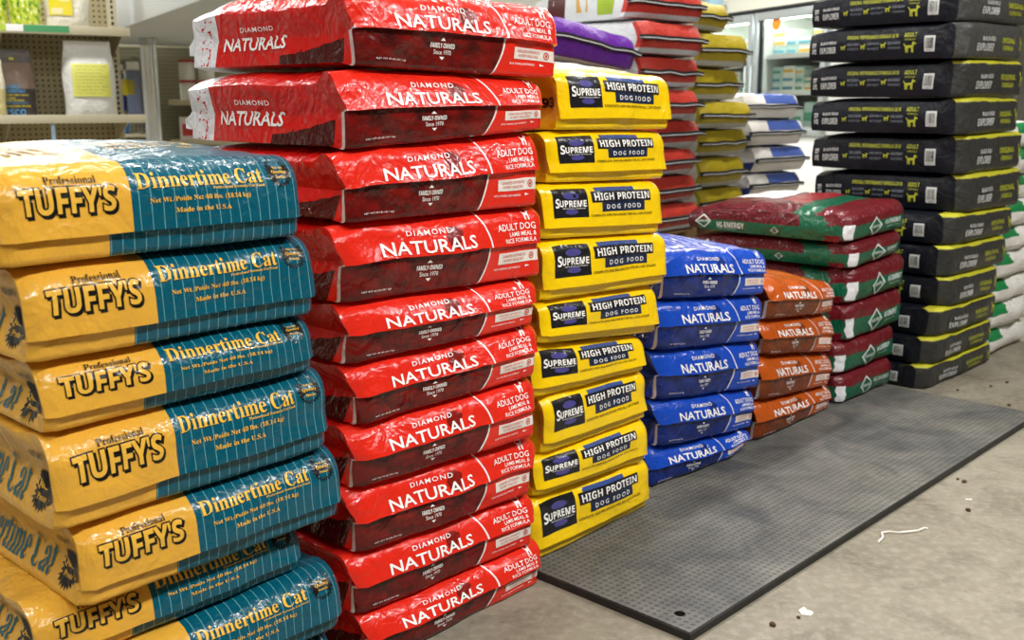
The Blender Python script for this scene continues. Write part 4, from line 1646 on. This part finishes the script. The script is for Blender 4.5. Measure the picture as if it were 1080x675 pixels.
p = Print()
p.text('WHITE FISH AND SALMON', .34, .195, .80, .225)
p.build('blue_lettering', fc, plain('pouch_blue_ink', srgb(84, 160, 214), 0.4), r)
p = Print()
p.text(sansb('GRAIN FREE TREATS'), .34, .315, .82, .34); p.text(sansb('NATURAL'), .34, .27, .55, .295); p.text(sansb('LONG LASTING'), .34, .235, .72, .26); p.text(sansb('ROLLED CHEWS FOR DOGS'), .34, .15, .85, .18); p.rect(.5, .84, .6, .875, cut=.03)
p.build('yellow_lettering', fc, plain('pouch_yellow_ink', srgb(216, 206, 60), 0.4), r)
r, w, fc = pouch('chew_pouch', 'pale pouch cut off by the left picture edge, lower shelf', 'pouch', -30, 4, .05, zl_ + .001, .28, lambda N: N.mix(N.lt(N.uv()[1], .5), srgb(220, 214, 190), srgb(206, 196, 140)), depth=.03)
# price channel hook under the lower shelf
hk = thing('scanner_hook', 'light blue plastic hook hanging below the lower shelf', 'hook', gm @ Vector((glx(51, .02), .02, zl_ - .031)), GA)
box('hook_stem', (-.010, -.004, -.115), (.010, .004, .0), plain('hook_blue', srgb(168, 200, 226), 0.35), hk, .003)
box('hook_foot', (-.055, -.012, -.130), (.055, .012, -.112), plain('hook_blue_foot', srgb(160, 186, 206), 0.35), hk, .004)

# ------------------------------------------------------------------ canopy, pole and far shelf wall
M['panel_white'] = plain('canopy_white', srgb(208, 212, 212), 0.5)
M['panel_grey'] = plain('canopy_underside', srgb(150, 154, 156), 0.5)
PY = 6.6
p0 = at(118, 34, PY)
p1 = at(206, -6, PY - 1.9)
zc = p0.z
d_ = (Vector((p1.x, p1.y, 0)) - Vector((p0.x, p0.y, 0)))
bm = bmesh.new()
ang = math.atan2(d_.y, d_.x)
add_box(bm, (-1.4, 0.0, 0), (d_.length + .2, 1.35, .36), .01)
o = bm_obj('trim_2', bm, M['panel_white'], None, 40)
o.location = (p0.x, p0.y, zc)
o.rotation_euler = (0, 0, ang)
o['kind'] = 'structure'
pp = at(159, 90, PY + .55)
pole = thing('support_pole', 'round chrome pole under the white canopy at upper left', 'pole', (pp.x, pp.y, 0))
bm = bmesh.new()
lathe(bm, [(.052, 0.0), (.052, zc - .004)], 28)
bm_obj('pole_shaft', bm, plain('galvanised_pole', srgb(214, 218, 220), 0.2, 0.5, 0.55), pole, 60)
bm = bmesh.new()
lathe(bm, [(.12, 0.0), (.12, .012), (.07, .03), (.053, .05)], 28)
bm_obj('base_flange', bm, plain('galvanised_flange', srgb(150, 154, 156), 0.4, 0.5, 0.7), pole, 40)
bm = bmesh.new()
lathe(bm, [(.0535, zc - .05), (.058, zc - .045), (.060, zc - .003)], 28)
bm_obj('top_collar', bm, plain('galvanised_collar', srgb(170, 174, 176), 0.4, 0.5, 0.7), pole, 40)


def c_slat():
    m, b, N = base_mat('slatwall', 0.55)
    s = N.new('ShaderNodeSeparateXYZ')
    N.nt.links.new(N.obj(), s.inputs[0])
    f = N.m('FRACT', N.mul(s.outputs[2], 1 / 0.03))
    N.put(b.inputs['Base Color'], N.mix(N.lt(f, .16), srgb(156, 152, 126), srgb(128, 124, 102)))
    return m


FY = 8.2
fa = at(168, 100, FY)
far = thing('wall_shelf_unit', 'beige slatted shelf unit behind the chrome pole', 'shelving', (fa.x, fa.y, 0), math.radians(12))
fh = at(180, 51, FY).z
box('slatted_back', (-.5, 0, 0), (2.0, .03, fh), c_slat(), far)
box('top_rail', (-.5, -.012, fh), (2.0, .03, fh + .02), M['beige'], far, .003)
fz1, fz2 = at(190, 106, FY - .3).z, at(190, 148, FY - .3).z
for zq in (fz1, fz2):
    bm = bmesh.new()
    add_box(bm, (.10, -.34, zq - .012), (1.9, -.002, zq), .002)
    add_box(bm, (.10, -.352, zq - .035), (1.9, -.338, zq + .004), .003)
    bm_obj('shelf', bm, M['beige'], far, 40)
fm = Matrix.Translation(far.location) @ Matrix.Rotation(math.radians(12), 4, 'Z')
M['tub'] = plain('tub_white', srgb(226, 226, 222), 0.35)
M['lid_red'] = plain('tub_lid_red', srgb(190, 48, 48), 0.35)
M['lid_blue'] = plain('tub_lid_blue', srgb(40, 66, 150), 0.35)


def tub(x, y, z, r_, h, lid, label):
    t = thing('supplement_tub', label, 'tub', fm @ Vector((x, y, z)), 0, 'tubs on the far shelf')
    bm = bmesh.new()
    lathe(bm, [(r_ * .92, 0), (r_, .01), (r_, h * .86), (r_ * .97, h * .88)], 20)
    bm_obj('tub_body', bm, M['tub'], t, 40)
    bm = bmesh.new()
    lathe(bm, [(r_ * 1.04, h * .88), (r_ * 1.04, h - .006), (r_ * .98, h)], 20)
    bm_obj('tub_lid', bm, lid, t, 40)
    bm = bmesh.new()
    n_ = 12
    A_ = [bm.verts.new((r_ * 1.01 * math.cos(a), r_ * 1.01 * math.sin(a), zz_)) for zz_ in (h * .22, h * .72) for a in [PI + .35 + (PI - .7) * i / n_ for i in range(n_ + 1)]]
    for i in range(n_):
        bm.faces.new((A_[i], A_[i + 1], A_[n_ + 2 + i], A_[n_ + 1 + i]))
    bm_obj('tub_label', bm, M['strip_white'], t, 60)


hh_ = .148
for (x, y, k, lid, lb) in ((.235, -.24, 0, 'lid_red', 'white tub with red lid, lower of the stacked pair on the far shelf'),
                           (.235, -.24, 1, 'lid_red', 'white tub with red lid, upper of the stacked pair on the far shelf'),
                           (.375, -.24, 0, 'lid_red', 'white tub with red lid under the blue lidded tub'),
                           (.375, -.24, 1, 'tub', 'white lidded tub right of the upper red lidded tub'),
                           (.375, -.24, 2, 'lid_blue', 'small white tub with dark blue lid on top of the far tubs')):
    tub(x, y, fz1 + .0005 + k * (hh_ + .0005), .058 if k < 2 else .05, hh_, M[lid], lb)
for x, lb, cl in ((.22, 'white and red box leftmost on the low far shelf', srgb(226, 214, 212)), (.36, 'grey box beside the white and red box on the far shelf', srgb(150, 150, 146)), (.50, 'white box right of the grey box on the far shelf', srgb(226, 226, 222))):
    t = thing('carton', lb, 'box', fm @ Vector((x, -.22, fz2 + .0005)), math.radians(12), 'boxes on the low far shelf')
    hgt = .17 if x != .36 else .24
    box('carton_body', (-.06, -.05, 0), (.06, .05, hgt), plain('small_carton', cl, 0.5), t, .003)
    box('carton_label', (-.04, -.0512, .03), (.04, -.0498, hgt * .7), M['lid_red'] if x == .22 else M['strip_white'], t)
# tools hanging left of the pole
hy = 7.6
for px, py, lb, cl, hgt, wd_ in ((126, 97, 'blue packet hanging beside the slotted shelf upright', srgb(30, 70, 160), .26, .04), (134, 92, 'yellow and black packet hanging left of the chrome pole', srgb(206, 190, 40), .12, .07), (142, 100, 'grey blue packet hanging against the chrome pole', srgb(120, 130, 160), .34, .05)):
    p = at(px, py, hy)
    t = thing('hanging_packet', lb, 'packet', (p.x, p.y, p.z - hgt / 2), 0, 'packets hanging by the pole')
    box('packet_body', (-wd_, -.02, 0), (wd_, .02, hgt), plain('packet', cl, 0.35, var=.4, vscale=30), t, .01)
    box('header_card', (-wd_ * .9, -.004, hgt - .001), (wd_ * .9, .004, hgt + .06), M['strip_white'], t, .001)
p = at(135, 100, hy + .12)
hp = thing('peg_panel', 'narrow beige peg panel behind the hanging packets', 'shelving', (p.x, p.y, 0))
box('panel_board', (-.30, 0, .02), (.22, .02, 1.32), c_peg(.0285, srgb(150, 146, 128), .2), hp)
box('foot_rail', (-.30, -.10, 0), (.22, .02, .02), M['beige'], hp)
for i, q in enumerate((p.z - .05, )):
    bm = bmesh.new()
    for px, zz_ in ((126, at(126, 75, hy).z), (134, at(134, 78, hy).z), (142, at(142, 70, hy).z)):
        xx = at(px, 90, hy).x - p.x
        tube(bm, [Vector((xx, 0, zz_ + .06)), Vector((xx, -.17, zz_ + .06))], .004, 6)
    bm_obj('peg_hook', bm, plain('hook_wire', srgb(150, 150, 150), .3, .5, .8), hp)
lowz = at(140, 141, hy).z
box('low_shelf', (-.18, -.30, lowz - .02), (.22, .0, lowz), M['beige'], hp, .003)
t = thing('storage_tub', 'blue tub on the low shelf left of the chrome pole', 'tub', (p.x + .0, p.y - .2, lowz + .0005))
bm = bmesh.new()
lathe(bm, [(.055, 0), (.065, .07), (.065, .08)], 18)
bm_obj('tub_body', bm, plain('tub_blue', srgb(40, 110, 190), .35), t, 40)
bm = bmesh.new()
lathe(bm, [(.068, .0805), (.068, .095), (.06, .10)], 18)
bm_obj('tub_lid', bm, plain('tub_blue_lid', srgb(70, 140, 210), .35), t, 40)

# ------------------------------------------------------------------ glass door coolers
CA = math.radians(-69)          # the cooler front runs to the right and towards the camera
cpt = at(791, 100, 9.0)
CM = Matrix.Translation((cpt.x, cpt.y, 0)) @ Matrix.Rotation(CA, 4, 'Z')
cl = thing('glass_door_cooler', 'tall white cooler with two glass doors and goods inside', 'cooler', (cpt.x, cpt.y, 0), CA)
ctop = at(790, 13, 9.0).z
cbot = at(800, 140, 8.8).z
X0, X1, DP = -.98, .98, .62
M['cool_white'] = plain('cooler_white', srgb(226, 228, 224), 0.35)
M['cool_in'] = plain('cooler_lining', srgb(222, 228, 214), 0.5)
M['alu'] = plain('cooler_aluminium', srgb(190, 198, 200), 0.35, 0.5, 0.6)
M['gasket'] = plain('cooler_gasket', srgb(30, 34, 36), 0.6)
bm = bmesh.new()
add_box(bm, (X0, .06, .08), (X1, DP, cbot), .004)
add_box(bm, (X0, .06, ctop - .05), (X1, DP, ctop), .004)
add_box(bm, (X0, .06, cbot), (X0 + .05, DP, ctop - .05))
add_box(bm, (X1 - .05, .06, cbot), (X1, DP, ctop - .05))
bm_obj('cabinet', bm, M['cool_white'], cl)
box('inner_lining', (X0 + .05, DP - .03, cbot), (X1 - .05, DP - .005, ctop - .05), M['cool_in'], cl)
box('toe_kick', (X0 + .02, .10, 0), (X1 - .02, DP - .02, .08), M['gasket'], cl)
box('base_panel', (X0, .03, .10), (X1, .06, cbot - .02), M['cool_white'], cl, .004)
box('top_edge', (X0 - .01, -.01, ctop), (X1 + .01, DP, ctop + .022), M['gasket'], cl, .004)
gl, gb, gN = base_mat('cooler_glass', 0.02, 0.5)
gb.inputs['Transmission Weight'].default_value = 1.0
gb.inputs['Base Color'].default_value = (0.93, 0.97, 0.95, 1)
gb.inputs['IOR'].default_value = 1.02
for x0, x1 in ((X0 + .01, -.012), (.012, X1 - .01)):
    d = box('door', (x0, .0, cbot - .01), (x0 + .055, .05, ctop - .01), M['alu'], cl, .006)
    d.name = 'door'
    bm = bmesh.new()
    for lo, hi in (((x1 - .055, 0, cbot - .01), (x1, .05, ctop - .01)), ((x0 + .05, 0, ctop - .075), (x1 - .05, .05, ctop - .01)), ((x0 + .05, 0, cbot - .01), (x1 - .05, .05, cbot + .05))):
        add_box(bm, lo, hi, .004)
    bm_obj('door_frame', bm, M['alu'], d, 40)
    box('door_glass', (x0 + .05, .022, cbot + .045), (x1 - .05, .028, ctop - .07), gl, d)
    bm = bmesh.new()
    for lo, hi in (((x0 + .054, .03, cbot + .05), (x0 + .085, .05, ctop - .075)), ((x1 - .085, .03, cbot + .05), (x1 - .054, .05, ctop - .075))):
        add_box(bm, lo, hi)
    bm_obj('gasket', bm, M['gasket'], d)
    hx_ = x1 - .03 if x1 < 0.1 else x0 + .03
    bm = bmesh.new()
    zc_ = (cbot + ctop) / 2 - .1
    tube(bm, [Vector((hx_, .0, zc_ - .16)), Vector((hx_, -.035, zc_ - .15)), Vector((hx_, -.035, zc_ + .15)), Vector((hx_, .0, zc_ + .16))], .009, 8)
    bm_obj('handle', bm, M['alu'], d, 60)
zs = [cbot + .05, cbot + (ctop - cbot) * .34, cbot + (ctop - cbot) * .64]
for zq in zs:
    for x0, x1 in ((X0 + .055, -.02), (.02, X1 - .055)):
        bm = bmesh.new()
        add_box(bm, (x0, .14, zq - .012), (x1, DP - .035, zq), .002)
        add_box(bm, (x0, .13, zq - .028), (x1, .142, zq + .012), .002)
        bm_obj('cooler_shelf', bm, M['cool_white'], cl)
bm = bmesh.new()
add_box(bm, (-.02, .10, cbot), (.02, DP - .035, ctop - .05))
bm_obj('divider', bm, M['cool_white'], cl)
lm, lb_, lN = base_mat('cooler_lamp', 0.5)
lb_.inputs['Emission Color'].default_value = (0.95, 1.0, 0.95, 1)
lb_.inputs['Emission Strength'].default_value = 70.0
box('lamp_tube', (X0 + .06, .085, ctop - .075), (X1 - .06, .115, ctop - .052), lm, cl)
# cartons of vaccine and medicine on the cooler shelves
rr = random.Random(5)
pal = [srgb(214, 226, 220), srgb(190, 214, 206), srgb(226, 230, 222), srgb(176, 200, 196), srgb(222, 214, 190)]
pmat = [plain('cooler_carton', c_, 0.5) for c_ in pal]
bandm = [plain('carton_band_green', srgb(90, 160, 130), .5), plain('carton_band_amber', srgb(220, 170, 60), .5), plain('carton_band_teal', srgb(90, 150, 170), .5)]
NTH = ['first', 'second', 'third', 'fourth', 'fifth', 'sixth', 'seventh', 'eighth', 'ninth', 'tenth']
LAY = ['lowest', 'second', 'third', 'topmost']
shn = ['bottom', 'middle', 'top']
for si, zq in enumerate(zs):
    for side, x0, x1 in (('left', X0 + .07, -.05), ('right', .05, X1 - .07)):
        x = x0
        col_ = 0
        while x < x1 - .10:
            wdt = rr.uniform(.11, .19)
            if x + wdt > x1:
                break
            hb = rr.uniform(.045, .07) if si else rr.uniform(.13, .2)
            lv = 1 if si == 0 else rr.choice((2, 3, 4) if side == 'right' else (1, 2, 3))
            for q in range(lv):
                if zq + (q + 1) * hb > (zs + [ctop - .09])[si + 1] - .05:
                    break
                loc = CM @ Vector((x + wdt / 2, .30, zq + .0006 + q * (hb + .0005)))
                t = thing('medicine_carton', 'pale carton behind the %s cooler door, %s shelf, %s pile, %s layer' % (side, shn[si], NTH[col_], LAY[q]), 'carton', loc, CA, 'cartons in the cooler')
                box('carton_body', (-wdt / 2 + .003, -.12, 0), (wdt / 2 - .003, .12, hb), rr.choice(pmat), t, .002)
                box('carton_band', (-wdt / 2 + .004, -.1212, hb * .25), (wdt / 2 - .03, -.1195, hb * .6), rr.choice(bandm), t)
            x += wdt + .006
            col_ += 1
# round orange sticker on the right door
sp_ = CM.inverted()
r_ = ray(819, 24)
o_, d_ = sp_ @ Vector((0, 0, CAM_Z)), sp_.to_3x3() @ r_
hit = o_ + d_ * ((.021 - o_.y) / d_.y)
bm = bmesh.new()
lathe(bm, [(.058, 0), (.058, .001)], 28)
st = bm_obj('door_sticker', bm, plain('sticker_orange', srgb(240, 140, 40), .4), None)
st.matrix_world = CM @ Matrix.Translation((hit.x, .0205, hit.z)) @ Matrix.Rotation(PI / 2, 4, 'X')
tag(st, 'round orange sticker on the right glass door of the cooler', 'sticker')
# painted soffit over the cooler and the goods standing on its ledge
o = box('trim_3', (X0, .22, ctop + .025), (X1 + .6, DP, 3.0), plain('soffit_cream', srgb(224, 220, 204), .6))
o.matrix_world = CM.copy()
o['kind'] = 'structure'
for px, cl_, hgt, lb in ((733, srgb(222, 170, 190), .05, 'pink box lying on the cooler ledge'), (743, srgb(226, 226, 230), .14, 'white box standing on the cooler ledge'), (753, srgb(150, 186, 206), .15, 'light blue box standing on the cooler ledge')):
    r_ = ray(px, 12)
    d_ = sp_.to_3x3() @ r_
    xx = (o_ + d_ * ((.10 - o_.y) / d_.y)).x
    t = thing('carton', lb, 'box', CM @ Vector((xx, .10, ctop + .0225)), CA, 'boxes on the cooler ledge')
    box('carton_body', (-.11 if hgt < .1 else -.055, -.06, 0), (.11 if hgt < .1 else .055, .06, hgt), plain('ledge_box', cl_, .5), t, .004)
    box('carton_label', (-.04, -.0612, hgt * .25), (.04, -.0595, hgt * .75), M['strip_white'], t)

# ------------------------------------------------------------------ lights
def area(x, y, rot, e, sx=1.25, sy=.16, z=2.95):
    l = bpy.data.lights.new('ceiling_lamp', 'AREA')
    l.shape = 'RECTANGLE'
    l.size, l.size_y = sx, sy
    l.energy = e
    l.color = (1.0, 0.985, 0.95)
    o = bpy.data.objects.new('ceiling_lamp', l)
    o.location = (x, y, z)
    o.rotation_euler = (0, 0, rot)
    COL.objects.link(o)


LA = math.radians(90 - 41.5)
for (x, y, e) in ((1.35, .55, 56), (2.35, 1.7, 54), (.30, -.75, 54), (-.9, -1.6, 44), (3.3, 2.9, 46),
                  (-.7, 2.3, 30), (.4, 3.5, 36), (1.5, 4.8, 46), (-1.9, 1.0, 30), (-2.6, 4.2, 60), (-3.0, 6.3, 72), (-.5, 6.2, 66), (2.2, 6.6, 90), (.6, 8.3, 95), (-3.6, 8.8, 72)):  # includes a lamp added to brighten the pegboard of the left gondola
    area(x, y, LA, e, sy=.09)
w = bpy.data.worlds.new('world')
scene.world = w
w.use_nodes = True
bg = w.node_tree.nodes['Background']
bg.inputs[0].default_value = (0.93, 0.96, 1.0, 1)
bg.inputs[1].default_value = 0.36

# ------------------------------------------------------------------ colour management
vs_ = scene.view_settings
scene.display_settings.display_device = 'sRGB'
vs_.view_transform = 'Standard'
vs_.look = 'None'
vs_.exposure = -0.12
vs_.gamma = 1.0
vs_.use_curve_mapping = False
scene.cycles.use_denoising = True
scene.cycles.max_bounces = 8
scene.cycles.sample_clamp_indirect = 6.0
